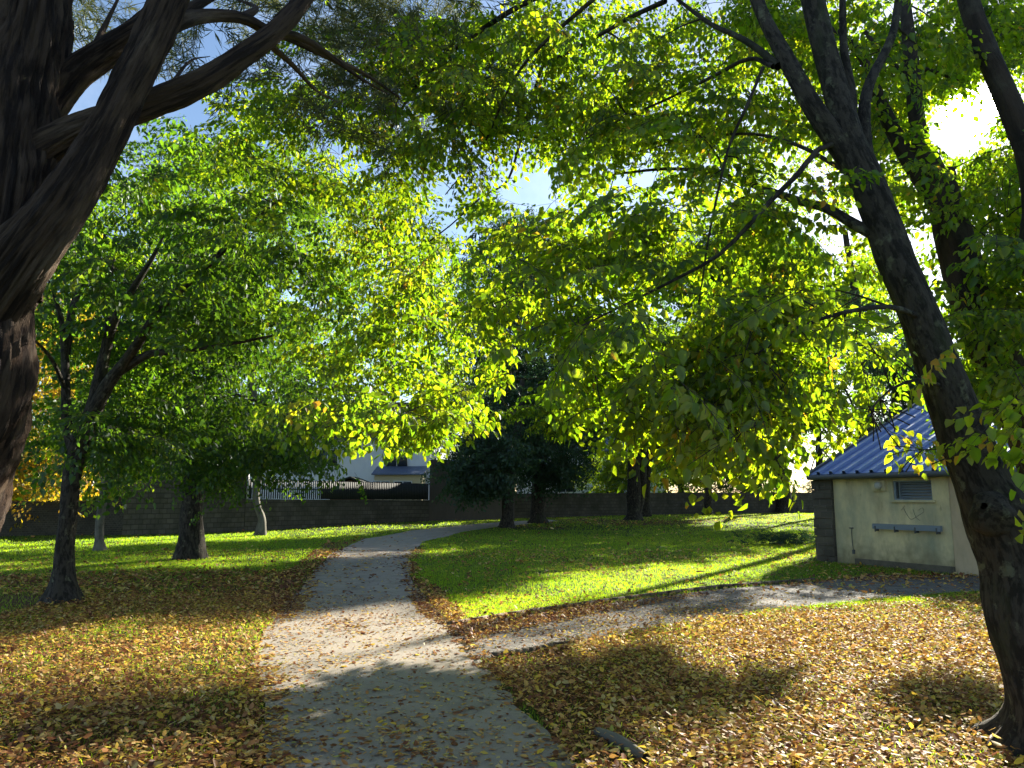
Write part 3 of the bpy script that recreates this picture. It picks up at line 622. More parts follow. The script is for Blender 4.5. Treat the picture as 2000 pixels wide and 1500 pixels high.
# wooden chalet
root = tag(empty('garden_shed', (P(680, 960, 58)[0], 58, 0)), 'small brown timber garden shed with a low gable roof in front of the white house', 'shed')
xa, xm, xb = (P(p, 950, 58)[0] for p in (640, 684, 722)); zb = P(0, 949, 58)[2]; zp = P(0, 934, 58)[2]
mb = MB(); mb.prism([[xa+.2, 58, -.3], [xb-.2, 58, -.3], [xb-.2, 58, zb], [xm, 58, zp-.12], [xa+.2, 58, zb]], [0, 3, 0]); mb.build('wall', M['brown_wood'], root)
mb = MB()
mb.prism([[xa-.3, 57.7, zb-.12], [xm, 57.7, zp], [xm, 57.7, zp+.13], [xa-.3, 57.7, zb+.01]], [0, 3.6, 0]); mb.prism([[xm+.001, 57.7, zp], [xb+.3, 57.7, zb-.12], [xb+.3, 57.7, zb+.01], [xm+.001, 57.7, zp+.13]], [0, 3.6, 0])
mb.build('roof', M['dark_slat'], root)

# ---- small amenities building on the right
M['ub_wall'] = mat('yellowed_paint', (.80, .70, .43), .8, (18, .25, .006, (1, 1, 1)), [(2.2, (.52, .44, .27), .42, .68, (1, 1, .5)), (.9, (.36, .37, .27), .48, .7, (1, 1, .4)), (7, (.25, .21, .13), .60, .74, (1, 1, .25)), (30, (.60, .54, .38), .6, .75, (1, 1, 1))])
_n = M['ub_wall'].node_tree; _b = _n.nodes['Principled BSDF']; _t = _n.nodes.new('ShaderNodeTexCoord'); _s = _n.nodes.new('ShaderNodeSeparateXYZ'); _n.links.new(_t.outputs['Object'], _s.inputs[0])
_no = _n.nodes.new('ShaderNodeTexNoise'); _no.inputs['Scale'].default_value = 5; _no.inputs['Detail'].default_value = 8; _n.links.new(_t.outputs['Object'], _no.inputs[0])
_ma = _n.nodes.new('ShaderNodeMath'); _ma.operation = 'MULTIPLY_ADD'; _ma.inputs[1].default_value = -.9; _n.links.new(_no.outputs['Fac'], _ma.inputs[0]); _n.links.new(_s.outputs[2], _ma.inputs[2])
_mr = _n.nodes.new('ShaderNodeMapRange'); _mr.inputs[1].default_value = -.35; _mr.inputs[2].default_value = .15; _mr.inputs[3].default_value = .75; _mr.inputs[4].default_value = 0; _n.links.new(_ma.outputs[0], _mr.inputs[0])
_mi = _n.nodes.new('ShaderNodeMix'); _mi.data_type = 'RGBA'; _src = _b.inputs['Base Color'].links[0].from_socket; _n.links.new(_mr.outputs[0], _mi.inputs[0]); _n.links.new(_src, _mi.inputs[6]); _mi.inputs[7].default_value = (.20, .17, .10, 1); _n.links.new(_mi.outputs[2], _b.inputs['Base Color'])
M['ub_pink'] = mat('pinkish_paint', (.60, .48, .33), .8, None, [(3, (.48, .38, .26), .45, .7, (1, 1, .6))])
M['plinth'] = mat('plinth_cement', (.16, .14, .11), .9, (25, .4, .01, (1, 1, 1)), [(5, (.10, .09, .07), .4, .65, (1, 1, 1))])
M['quoin'] = block_mat('granite_block', (.13, .12, .10), (.08, .075, .065), (.16, .14, .12), 3.2, .62, .5, .022, (.07, .06, .05))
M['zinc'] = mat('blue_metal_sheet', (.20, .28, .50), .42, (30, .1, .003, (1, 1, 1)), [(4, (.24, .31, .52), .4, .7, (1, 1, .3)), (9, (.16, .2, .3), .62, .75, (1, 1, 1))], spec=.5, metal=.35)
M['gutter'] = mat('grey_gutter', (.10, .11, .12), .5)
M['channel'] = mat('grey_blue_channel', (.22, .27, .33), .6)
A0 = G(1598, 1096); A1 = G(1866, 1121); du = A1-A0; du[2] = 0; LW = np.linalg.norm(du); du /= LW; dn = np.array([-du[1], du[0], 0])
if dn[0] < 0: dn = -dn          # dn: inward, away from the camera
Hw = 2.14
def W3(a, b, z): return A0+du*a+dn*b+np.array([0, 0, z-A0[2]])
rzu = math.atan2(du[1], du[0])
ub = tag(empty('utility_building', A0), 'cream painted amenities building with ribbed blue metal roof behind the leaning trunk', 'building')
def ubox(a0, a1, b0, b1, z0, z1, mb=None, mi=0):
    mb = mb or MB(); mb.prism([W3(a0, b0, z0), W3(a1, b0, z0), W3(a1, b0, z1), W3(a0, b0, z1)], dn*(b1-b0), mi); return mb
QW = .62
def a_at(px, b=0):      # along-wall coordinate where a pixel column meets the wall plane
    lo, hi = -2, 12
    for _ in range(50):
        m_ = (lo+hi)/2
        if proj(W3(m_, b, 1.2))[0][0] < px: lo = m_
        else: hi = m_
    return (lo+hi)/2
wa, wb_ = a_at(1748), a_at(1824); vz0, vz1 = 1.55, 1.98
# wall with an opening for the louvred window
mb = ubox(QW, wa, 0, .25, -.3, Hw); ubox(wb_, LW, 0, .25, -.3, Hw, mb); ubox(wa, wb_, 0, .25, -.3, vz0, mb); ubox(wa, wb_, 0, .25, vz1, Hw, mb)
ubox(QW, LW+4, 5.8, 6.0, -.3, Hw, mb); ubox(QW+.01, QW+.2, .25, 5.8, -.3, Hw, mb); mb.build('wall', M['ub_wall'], ub)
mb = MB()
rr = random.Random(3); zz = -.2
while zz < Hw-.02:       # rough granite blocks with uneven faces
    hgt = min(rr.uniform(.17, .27), Hw-.02-zz); sp = rr.uniform(.35, .65)*QW
    for (a_, b_) in ((0, sp), (sp, QW)):
        ubox(a_+.008-rr.uniform(0, .02), b_-.006, -.05-rr.uniform(0, .035), .5, zz+.006, zz+hgt-.006, mb)
    zz += hgt
mb.build('pillar', M['quoin'], ub)
mb = ubox(.02, QW-.02, -.02, .45, -.3, Hw-.03); mb.build('pillar_core', M['plinth'], ub)
ubox(a_at(1668), LW+.01, -.07, 0, -.1, .16).build('plinth', M['plinth'], ub)
# pink return pier, recessed door wall
ubox(LW, LW+.55, .02, .3, -.3, Hw+.02).build('pier', M['ub_pink'], ub)
mb = ubox(LW+.55, LW+.75, .16, .36, -.3, Hw); ubox(LW+1.75, LW+6, .16, .36, -.3, Hw, mb); ubox(LW+.75, LW+1.75, .16, .36, 2.02, Hw, mb); mb.build('back_wall', M['ub_wall'], ub)
M['door'] = mat('pale_door', (.52, .47, .32), .6)
do = ubox(LW+.76, LW+1.74, .2, .25, .05, 2.01).build('door', M['door'], ub)
mb = ubox(LW+.80, LW+.85, .13, .19, .36, .52); ubox(LW+.80, LW+.95, .11, .13, .43, .46, mb); mb.build('handle', M['gutter'], do)
ubox(LW+.76, LW+1.74, .185, .2, .42, .45).build('rail', M['gutter'], do)
ubox(LW+2.4, LW+3.2, .12, .15, 1.3, 1.9).build('vent_panel', M['dark_slat'], ub)
# window: frame, sill, louvres
wo = ubox(wa+.01, wb_-.01, .17, .19, vz0+.01, vz1-.01).build('window', M['glass'], ub)
mb = ubox(wa, wa+.05, .02, .12, vz0, vz1); ubox(wb_-.03, wb_, .02, .12, vz0, vz1, mb); ubox(wa+.05, wb_-.03, .02, .12, vz1-.03, vz1, mb); ubox(wa+.05, wb_-.03, .02, .12, vz0, vz0+.03, mb); ubox(wa+.13, wa+.15, .03, .1, vz0+.03, vz1-.03, mb)
mb.build('frame', M['channel'], wo)
ubox(wa-.06, wb_+.08, -.05, .02, vz0-.05, vz0-.003).build('sill', M['ub_wall'], wo)
mb = MB()
for k in range(6):
    z = vz0+.05+k*.062; mb.prism([W3(wa+.16, .05, z), W3(wb_-.04, .05, z), W3(wb_-.04, .05, z+.012), W3(wa+.16, .05, z+.012)], dn*.05+np.array([0, 0, .035]))
mb.build('louvre', M['channel'], wo)
# bulkhead lamp box by the window
la, lb = a_at(1709), a_at(1735)
lo_ = ubox(la, lb, -.06, 0, 1.76, 1.99).build('lamp_box', M['ub_wall'], ub)
mb = MB(); c = W3((la+lb)/2+.03, -.06, 1.875); tube(mb, [c, c-dn*.05, c-dn*.08, c-dn*.085], [.085, .085, .06, .002], sides=16, step=99, rough=0); mb.build('lamp_glass', mat('opal', (.5, .5, .45), .4), lo_, shade=True)
# long channel fixed to the wall
ca, cb_ = a_at(1708), a_at(1840)
ch = ubox(ca, cb_, -.10, -.02, .88, 1.0).build('wall_channel', M['channel'], ub)
for k in range(4):
    t = ca+.08+(cb_-ca-.16)*k/3; mb = ubox(t-.02, t+.02, -.09, 0, .83, .878); ubox(t-.012, t+.012, -.115, -.092, .82, .95, mb); mb.build('bracket', M['gutter'], ch)
# cable with a hook
ka = a_at(1662); mb = MB(); tube(mb, [W3(ka, -.015, .86), W3(ka+.005, -.02, .6), W3(ka+.02, -.02, .36)], [.008]*3, sides=6, step=.1, rough=0)
ubox(ka-.05, ka+.05, -.03, 0, .86, .885, mb); ubox(ka, ka+.05, -.04, 0, .26, .36, mb); mb.build('cable', M['gutter'], ub)
# faint scratched scribble (no readable letters)
mb = MB(); ga, gb_ = a_at(1765), a_at(1805)
def gs(u, z): return W3(ga+(gb_-ga)*u, -.004, 1.12+z)
for ln_ in ([(0, .28), (.15, .12), (.35, 0), (.6, .05)], [(.5, .22), (.6, .05), (.8, -.02)], [(.75, .2), (.95, .26), (1.0, .17), (.7, .08), (.55, .03)], [(-.1, .2), (.1, .3)]):
    tube(mb, [gs(*p) for p in ln_], [.005]*len(ln_), sides=4, step=.05, rough=0)
mb.build('scribble', mat('pencil_grey', (.28, .27, .22), .9), ub)
# roof
PIT = R(25.5); RD = 6.2; ov = .16
def RF(a, s, lift=0):   # s: distance up the slope from the eave
    return W3(a, -ov+s*cos(PIT), Hw+.04+s*sin(PIT))+(-dn*sin(PIT)+np.array([0, 0, cos(PIT)]))*lift
RL = LW+7; mb = MB(); rib = .40; a = .02; prof = []
while a < RL: prof += [(a, 0), (a+.25, 0), (a+.27, .075), (a+.35, .075), (a+.37, 0)]; a += rib
for (a0, h0), (a1, h1) in zip(prof[:-1], prof[1:]): mb.add([RF(a0, 0, h0), RF(a1, 0, h1), RF(a1, RD, h1), RF(a0, RD, h0)], [[0, 1, 2, 3]])
mb.add([RF(.02, 0, -.02), RF(RL, 0, -.02), RF(RL, RD, -.02), RF(.02, RD, -.02)], [[3, 2, 1, 0]])
top_ = RF(0, RD)
def RB(a, s): q_ = RF(a, RD); return q_+dn*(s*cos(PIT))-np.array([0, 0, s*sin(PIT)])
mb.add([RB(.02, .001), RB(RL, .001), RB(RL, RD), RB(.02, RD)], [[0, 1, 2, 3]])
rf = mb.build('roof', M['zinc'], ub)
mb = MB(); tube(mb, [RF(0, -.05, -.06), RF(RL, -.05, -.06)], [.065, .065], sides=10, step=99, rough=0); mb.build('gutter', M['gutter'], rf)
mb = MB(); mb.prism([RF(-.06, -.03, -.1), RF(.018, -.03, -.1), RF(.018, -.03, .05), RF(-.06, -.03, .05)], RF(0, RD)-RF(0, 0)); mb.build('verge_board', M['gutter'], rf)
mb = MB(); mb.prism([RF(.03, .0, -.10), RF(RL, 0, -.10), RF(RL, 0, -.03), RF(.03, 0, -.03)], dn*.03); mb.build('fascia', M['gutter'], rf)
mb = MB()     # gable end infill on the far side
mb.prism([W3(.15, .2, Hw), W3(.15, 5.3, Hw), W3(.15, 5.3, Hw+.05), RF(.15, RD-.4)-[0, 0, .1], W3(.15, .2, Hw+.05)], du*.2); mb.build('gable', M['quoin'], ub)
# thin tubular frame at the roof's end
mb = MB(); tr = .017
pA = [RF(-.05, .35, .02), RF(-.05, .35, .02)+[0, 0, .62]]
hi0 = RF(-.05, .55)+[0, 0, .62]; hi1 = RF(-.05, 3.4)+[0, 0, .95]; mid0 = RF(-.05, .6)+[0, 0, .35]; mid1 = RF(-.05, 3.3)+[0, 0, .55]
for s_ in ([hi0, hi1], [mid0, mid1], [RF(-.05, .15, .02), hi0], [RF(-.05, .95, .02), mid0+[0, 0, .1]], [RF(-.05, 3.1, .02), hi1]): tube(mb, s_, [tr, tr], sides=6, step=99, rough=0)
mb.build('guard_rail', M['gutter'], rf)
mb = MB(); tube(mb, [A0+du*.1-dn*.02+[0, 0, 0]]*1+[W3(LW+.3, -.02, Hw-.02)]*1, [.01, .01], sides=4, step=99, rough=0)

# ================================================================== trees
# --- big stringy-barked tree at the left edge
t = Tree('old_conifer', (-3.3, 3.6, 0), 'huge stringy-barked conifer filling the left edge with heavy forking limbs', bark='bark_strip', leaf='needle')
big = dict(step=.022, rough=.07, ridge=.10, nr=15)
Yl = 3.55
t.limb([gp(-3.15, 3.5)-[0, 0, .1], P(-285, 1250, 3.5), P(-152, 930, 3.5), P(-85, 760, 3.5), P(-60, 600, 3.55), P(-22, 470, 3.6)], [.52, .40, .33, .28, .25, .22], sides=150, flare=.5, fl_h=.9, **big)
t.limb([P(-30, 560, 3.6), P(0, 380, 3.75), P(28, 200, 3.9), P(60, 40, 4.0), P(75, -150, 4.1)], [.24, .25, .235, .205, .19], sides=140, **big)
t.limb([P(-100, 760, 3.55), P(-50, 640, 3.52), P(35, 515, 3.47), P(118, 405, 3.5), P(190, 285, 3.6), P(250, 175, 3.7), P(300, 75, 3.8), P(345, -40, 3.9), P(380, -160, 4.0)], [.11, .15, .135, .118, .102, .095, .092, .09, .085], sides=100, **big)
t.limb([P(30, 330, 3.8), P(100, 285, 3.8), P(180, 245, 3.85), P(290, 205, 3.95), P(385, 165, 4.05), P(470, 110, 4.2), P(540, 60, 4.35), P(600, -10, 4.5), P(640, -90, 4.6)], [.105, .09, .075, .07, .068, .06, .056, .05, .045], sides=72, **big)
t.limb([P(70, 235, 4.0), P(140, 150, 4.1), P(215, 95, 4.2), P(290, 45, 4.3), P(350, -30, 4.4)], [.11, .085, .075, .072, .065], sides=72, **big)
for pts, r0 in (([(300, 70, 3.9), (350, 42, 4.0), (402, 32, 4.2), (472, 36, 4.4), (525, 62, 4.6), (560, 72, 4.8), (648, 115, 5.2), (705, 140, 5.5), (780, 190, 5.9)], .055),
                ([(340, 35, 4.0), (395, 5, 4.2), (450, -20, 4.4)], .045), ([(470, 36, 4.4), (500, 15, 4.6), (450, -5, 4.8)], .03),
                ([(525, 85, 4.5), (575, 130, 4.7), (615, 175, 4.9), (660, 200, 5.1)], .022), ([(540, 60, 4.5), (610, 85, 4.8), (700, 150, 5.2), (760, 185, 5.4)], .028),
                ([(170, 130, 4.2), (200, 60, 4.4), (240, -20, 4.6)], .03), ([(130, 160, 4.3), (190, 110, 4.5), (215, 60, 4.7)], .022),
                ([(-10, 100, 4.0), (-40, 0, 4.1)], .1), ([(290, 205, 4.0), (330, 170, 4.3), (370, 120, 4.6), (410, 110, 4.9)], .018)):
    t.limb([P(*p) for p in pts], list(np.linspace(r0, r0*.15, len(pts))), sides=14, step=.06, rough=.08, ridge=.03, nr=6)
cl = np.vstack([blob(34, 600, 50, 210, 110, 6, 11, sunrej=False), blob(16, 760, 230, 110, 110, 7, 11, sunrej=False), blob(16, 150, 30, 200, 100, 7, 11, sunrej=False), blob(20, 850, 30, 130, 70, 7, 11, sunrej=False)])
t.clusters(cl, 'needle', per=5, scale=1.0, tint=.5, twr=.008, cr=.4, maxr=.07)
t.done()

# --- leaning tree on the right, whose boughs roof the whole picture
t = Tree('leaning_tree', G(2040, 1462), 'dark leaning trunk with a round burl and overhead boughs at the right edge', bark='bark_grey', leaf='leaf')
b0 = G(2040, 1462)
t.limb([b0-[0, 0, .15], P(2040, 1380, 5.12), P(2018, 1300, 5.12), P(1992, 1200, 5.12), P(1985, 1110, 5.14), P(1955, 1015, 5.16), P(1912, 925, 5.18), P(1876, 845, 5.2), P(1842, 740, 5.2), P(1800, 625, 5.22), P(1757, 525, 5.25), P(1722, 430, 5.3), P(1688, 345, 5.35), P(1655, 270, 5.4)],
       [.26, .225, .20, .20, .20, .205, .165, .150, .142, .132, .128, .122, .115, .10], sides=80, step=.035, rough=.05, ridge=.035, nr=11, flare=1.15, fl_h=.5, lob=6)
# burl
tube(t.tb, [P(1962, 1010, 5.14), P(1935, 1000, 5.0), P(1925, 992, 4.93), P(1922, 988, 4.90)], [.12, .13, .095, .02], sides=22, step=.03, rough=.12, ridge=.05, nr=5)
m_ = dict(sides=28, step=.07, rough=.05, ridge=.02, nr=7)
t.limb([P(1690, 350, 5.36), P(1665, 285, 5.41), P(1640, 200, 5.5), P(1617, 120, 5.6), P(1598, 50, 5.7), P(1580, -40, 5.8), P(1560, -180, 6)], [.07, .10, .098, .092, .088, .083, .075], **m_)
t.limb([P(1712, 420, 5.31), P(1685, 350, 5.36), P(1630, 270, 5.4), P(1580, 195, 5.45), P(1535, 115, 5.6), P(1495, 40, 5.75), P(1465, -40, 5.9), P(1440, -160, 6.1)], [.05, .085, .078, .07, .064, .056, .05, .045], **m_)
t.limb([P(1690, 345, 5.38), P(1660, 280, 5.5), P(1664, 190, 5.7), P(1648, 90, 5.9), P(1645, -30, 6.1)], [.03, .04, .035, .03, .025], **m_)
t.limb([P(1715, 425, 5.33), P(1695, 330, 5.45), P(1688, 230, 5.6), P(1700, 160, 5.8), P(1745, 60, 6.2), P(1760, -60, 6.5)], [.03, .05, .045, .04, .035, .03], **m_)
th = dict(sides=12, step=.12, rough=.08)
limbs = [
 ([(1725, 470, 5.28), (1685, 448, 5.32), (1655, 430, 5.4), (1612, 405, 5.5), (1560, 392, 5.7), (1500, 372, 6.0), (1440, 350, 6.4), (1380, 335, 6.8), (1300, 330, 7.4), (1200, 340, 8.0)], .045),
 ([(1520, 130, 5.6), (1475, 92, 5.8), (1435, 68, 6.0), (1390, 48, 6.3), (1335, 8, 6.6), (1290, -30, 7)], .034),
 ([(1300, 2, 6.9), (1230, 35, 7.3), (1160, 75, 7.6), (1080, 118, 8.0), (1060, 130, 8.1), (1040, 190, 8.3), (1022, 250, 8.4), (1004, 320, 8.6), (985, 360, 8.8), (940, 385, 9.1), (880, 440, 9.4), (800, 500, 9.8)], .026),
 ([(1640, 280, 5.4), (1597, 293, 5.3), (1556, 342, 5.1), (1510, 388, 5.0), (1465, 437, 4.9), (1404, 498, 4.8), (1330, 540, 4.8), (1230, 590, 4.9), (1130, 640, 5.1)], .022),
 ([(1510, 130, 5.6), (1462, 115, 5.9), (1387, 152, 6.2), (1300, 195, 6.6), (1200, 240, 7), (1090, 300, 7.5)], .02),
 ([(1490, 132, 5.6), (1462, 200, 5.5), (1430, 270, 5.5), (1412, 330, 5.5), (1385, 460, 5.6), (1370, 560, 5.7)], .014),
 ([(1680, 350, 5.36), (1630, 322, 5.5), (1560, 285, 5.8), (1470, 262, 6.3), (1360, 270, 7), (1230, 300, 8)], .022),
 ([(1800, 620, 5.2), (1740, 600, 4.9), (1650, 610, 4.7), (1560, 640, 4.6), (1480, 690, 4.6)], .02),
 ([(1850, 760, 5.2), (1800, 740, 4.9), (1740, 760, 4.7), (1700, 800, 4.6)], .012),
 ([(1440, -100, 6.1), (1200, -60, 6.4), (1000, 20, 7), (830, 150, 8), (760, 260, 8.8), (700, 380, 9.4)], .035),
 ([(1180, -20, 6.6), (1020, 130, 7.2), (940, 290, 7.8), (870, 380, 8.4)], .02),
 ([(1880, 830, 5.2), (1925, 850, 4.8), (1960, 890, 4.6)], .01),
]
for pts, r0 in limbs: t.limb([P(*p) for p in pts], list(np.linspace(r0, max(.006, r0*.3), len(pts))), **th)
B = [ # n, cx, cy, rx, ry, y0, y1
 (20, 1330, 640, 260, 130, 4.8, 6.0), (20, 1280, 790, 200, 80, 4.8, 6.0), (16, 1560, 650, 170, 110, 4.5, 5.6), (8, 1440, 862, 80, 28, 4.6, 5.2), (9, 1560, 790, 60, 50, 4.6, 5.6),
 (14, 1755, 830, 60, 60, 4.5, 4.95), (4, 1800, 905, 45, 30, 4.5, 4.8), (9, 1940, 840, 40, 60, 4.5, 4.9), (5, 1690, 690, 60, 30, 4.6, 5.4),
 (26, 1130, 530, 210, 120, 5.5, 8.5), (26, 1400, 440, 260, 130, 5.5, 7.5), (29, 1250, 280, 260, 140, 6.0, 9.5), (24, 1400, 130, 260, 130, 6.5, 10), (24, 1060, 120, 220, 140, 6.5, 10),
 (24, 900, 330, 200, 160, 7, 10.5), (17, 760, 120, 170, 120, 7, 10), (24, 760, 520, 190, 150, 7.5, 11), (19, 780, 700, 150, 120, 7.5, 10.5), (13, 820, 850, 110, 40, 8.0, 10.0),
 (4, 1150, 740, 60, 60, 6, 8), (12, 560, 320, 150, 110, 7.5, 10.5), (9, 700, 815, 80, 40, 6.0, 8.5),
 (8, 830, 805, 60, 35, 7, 9.5), (10, 520, 170, 90, 60, 7, 10), (12, 1530, 30, 80, 50, 7, 11), (12, 1130, 50, 110, 60, 7, 10), (10, 1420, 40, 90, 50, 7, 10), (14, 1700, 130, 110, 140, 6.5, 10), (7, 1740, 420, 60, 140, 6, 9),
]
def shade(n, poly, s0, s1, zmax=14):  # leaf clusters placed up the sun rays from a ground patch, to shade it
    g_ = gpoly(poly); xs_ = [q[0] for q in g_]; ys_ = [q[1] for q in g_]; o_ = []
    while len(o_) < n:
        x_ = rng.uniform(min(xs_), max(xs_)); y_ = rng.uniform(min(ys_), max(ys_))
        if not inpoly(np.array([x_]), np.array([y_]), g_)[0]: continue
        s_ = rng.uniform(s0, s1); h_ = math.cos(SEL); o_.append(np.array([x_, y_, float(gz(x_, y_))])+SUN/h_*s_)
    return np.array(o_)
FG = [([(560, 1420), (740, 1360), (1000, 1410), (1130, 1500), (560, 1500)], 4), ([(0, 1410), (560, 1420), (560, 1500), (0, 1500)], 7), ([(1050, 1290), (1180, 1285), (1330, 1340), (1500, 1330), (1540, 1400), (1380, 1430), (1180, 1420), (1080, 1370)], 12),
      ([(1750, 1370), (1960, 1370), (1960, 1450), (1780, 1450)], 5), ([(1840, 1180), (1960, 1170), (1960, 1280), (1880, 1260)], 4), ([(-100, 1130), (500, 1130), (800, 1110), (800, 1165), (560, 1172), (420, 1190), (150, 1225), (-200, 1235)], 70)]
ST = [[(540, 1395), (700, 1335), (760, 1330), (900, 1362), (860, 1385), (640, 1400)], [(540, 1462), (800, 1422), (1020, 1412), (1010, 1428), (800, 1442), (560, 1480)],
      [(600, 1500), (760, 1485), (1080, 1475), (1120, 1500)], [(0, 1430), (300, 1400), (500, 1420), (300, 1445), (0, 1470)], [(1060, 1330), (1200, 1300), (1330, 1350), (1240, 1400), (1100, 1395)], [(1240, 1395), (1500, 1350), (1530, 1375), (1320, 1425)]]
cl = np.vstack([shade(n, z, 6, 8.5) for z, n in zip(ST, (44, 40, 34, 30, 40, 22))])  # unseen clusters added behind the near canopy to cast the foreground shadow streaks
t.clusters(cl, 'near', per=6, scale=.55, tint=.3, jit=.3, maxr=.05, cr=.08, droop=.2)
cl = np.vstack([shade(int(n*1.25), z, 7, 13) for z, n in FG[:3]]+[shade(n*2, z, 5, 9) for z, n in FG[3:5]])  # more hidden clusters, added for the broader shadow blotches on path and leaves
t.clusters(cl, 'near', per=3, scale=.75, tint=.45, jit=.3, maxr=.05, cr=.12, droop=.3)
cl = np.vstack([blob(*b) for b in B[1:9]]); t.clusters(cl, 'near', per=4, scale=.66, tint=.62, jit=.22, maxr=.05, cr=.3, droop=.6, near=True, sun=True)  # lower fringe tinted yellower so its leaves look more brightly sunlit
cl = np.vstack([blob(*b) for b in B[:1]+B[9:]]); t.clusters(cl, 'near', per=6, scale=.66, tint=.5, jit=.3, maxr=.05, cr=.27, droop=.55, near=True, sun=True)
t.done()

# --- second and third stems at the right edge
t = Tree('multi_stem_tree', gp(5.6, 7.6), 'red-brown stem rising behind the leaning trunk towards the sun at the right edge', bark='bark', leaf='leaf')
t.limb([gp(5.75, 7.6)-[0, 0, .15], P(2085, 1150, 7.5), P(2045, 930, 7.4), P(1995, 800, 7.3), P(1948, 700, 7.2), P(1905, 610, 7.1), P(1866, 480, 7.1), P(1852, 400, 7.1), P(1838, 340, 7.15)], [.32, .26, .235, .21, .2, .185, .165, .145, .13], sides=36, step=.08, rough=.04, ridge=.04, nr=9, flare=.6)
t.limb([P(1845, 370, 7.1), P(1815, 310, 7.2), P(1796, 270, 7.3), P(1784, 160, 7.5), P(1773, 60, 7.7), P(1762, -60, 8)], [.09, .095, .08, .072, .066, .06], **m_)
t.limb([P(1850, 440, 7.2), P(1811, 368, 7.3), P(1757, 280, 7.4), P(1712, 185, 7.6), P(1690, 120, 7.8), P(1650, 75, 8), P(1600, 40, 8.3)], [.10, .085, .075, .062, .05, .045, .03], **m_)
t.limb([P(1784, 160, 7.5), P(1735, 115, 7.8), P(1690, 62, 8.1)], [.03, .025, .02], **m_)
t.limb([P(1784, 130, 7.6), P(1840, 145, 7.8), P(1890, 165, 8)], [.03, .02, .012], **m_)
cl = np.vstack([blob(34, 1940, 640, 90, 110, 5.8, 8.4, keep=.3), blob(20, 1980, 480, 60, 120, 6, 9, keep=.3), blob(16, 1740, 90, 170, 120, 8, 11, keep=.3), blob(14, 1880, 60, 120, 90, 8, 11, keep=.3), blob(10, 1690, 300, 50, 100, 8, 10, keep=.3), blob(30, 1890, 260, 130, 190, 9, 13, keep=.6), blob(10, 1950, 270, 50, 60, 6.5, 9, keep=.6)])
t.clusters(cl, 'near', per=6, scale=.72, tint=.45, jit=.3, maxr=.09, droop=.5, near=True, sun=True); t.done()
t = Tree('edge_tree', gp(5.4, 6.1), 'dark trunk cut off by the right edge beside the sun', bark='bark', leaf='leaf')
t.limb([gp(5.45, 6.1)-[0, 0, .15], P(2190, 900, 6.1), P(2100, 650, 6.1), P(2040, 500, 6.1), P(2030, 400, 6.15), P(2010, 300, 6.2), P(1965, 190, 6.3), P(1920, 85, 6.4), P(1892, 0, 6.5), P(1870, -120, 6.7)], [.3, .24, .2, .17, .12, .1, .095, .095, .09, .08], sides=30, step=.08, rough=.04, ridge=.03, nr=8, flare=.5)
cl = np.vstack([blob(14, 1960, 60, 70, 70, 7, 10, keep=.3), blob(9, 1985, 400, 40, 60, 6.5, 8.5, keep=.3)]); t.clusters(cl, 'near', per=5, scale=.7, tint=.45, maxr=.13); t.done()

# --- park trees standing on the lawns
def stems(t, data, **k):
    for pts, r in data: t.limb([P(*p) if not isinstance(p, np.ndarray) else p for p in pts], r if isinstance(r, list) else list(np.linspace(r, r*.14, len(pts))), **k)
g1 = G(122, 1178); Y1 = g1[1]
t = Tree('park_tree', g1, 'thick dark trunk with a flared foot and fanned stems on brown leaves at the left', bark='bark_grey', leaf='leaf_mid')
t.limb([g1-[0, 0, .1], P(125, 1120, Y1), P(128, 1050, Y1), P(138, 960, Y1), P(148, 890, Y1), P(158, 850, Y1)], [.215, .155, .125, .13, .15, .14], sides=36, step=.08, rough=.05, ridge=.03, nr=8, flare=.9, fl_h=.7)
stems(t, [([(145, 880, Y1), (131, 830, Y1), (127, 700, Y1), (120, 630, Y1-.1), (105, 575, Y1-.2), (92, 540, Y1-.3)], .09), ([(128, 690, Y1), (140, 610, Y1+.1), (165, 540, Y1+.2), (196, 470, Y1+.3), (245, 417, Y1+.4)], .07),
 ([(160, 870, Y1), (190, 760, Y1), (212, 660, Y1), (232, 610, Y1-.1), (265, 555, Y1-.2), (297, 505, Y1-.2), (320, 460, Y1-.2)], .12), ([(185, 800, Y1), (215, 745, Y1-.2), (247, 703, Y1-.4), (297, 628, Y1-.8), (350, 568, Y1-1.2), (420, 505, Y1-1.8), (490, 435, Y1-2.3), (545, 390, Y1-2.8)], .11),
 ([(215, 738, Y1-.2), (250, 715, Y1-.3), (297, 690, Y1-.6), (343, 687, Y1-.9), (448, 672, Y1-1.6), (560, 650, Y1-2.2)], .085), ([(127, 760, Y1), (100, 700, Y1-.5), (60, 660, Y1-1), (20, 650, Y1-1.5)], .04), ([(210, 670, Y1), (214, 560, Y1+.4), (240, 430, Y1+.8)], .05), ([(250, 590, Y1), (290, 590, Y1-.6), (330, 580, Y1-1)], .03)], sides=14, step=.12, rough=.06)
cl = np.vstack([blob(60, 260, 540, 230, 150, Y1+.6, Y1+4, .3), blob(40, 290, 740, 190, 90, Y1+.6, Y1+4, .3), blob(10, 180, 840, 90, 50, Y1-.5, Y1+2, .25), blob(20, 520, 470, 140, 110, Y1-3.5, Y1, .2), blob(18, 330, 330, 190, 90, Y1-2, Y1+2, .25), blob(8, 440, 620, 100, 60, Y1-2, Y1, .2), blob(8, 200, 480, 180, 120, Y1-2.5, Y1-1, .25)])
t.clusters(cl, 'near', per=6, scale=.95, tint=.4, sun=True, maxr=.09, cr=.45, droop=.4); t.done()
g2 = G(372, 1092); Y2 = g2[1]
t = Tree('park_tree', g2, 'straight dark trunk with twin upper stems and a heavy low crown, left of the path', bark='bark_grey', leaf='leaf_mid')
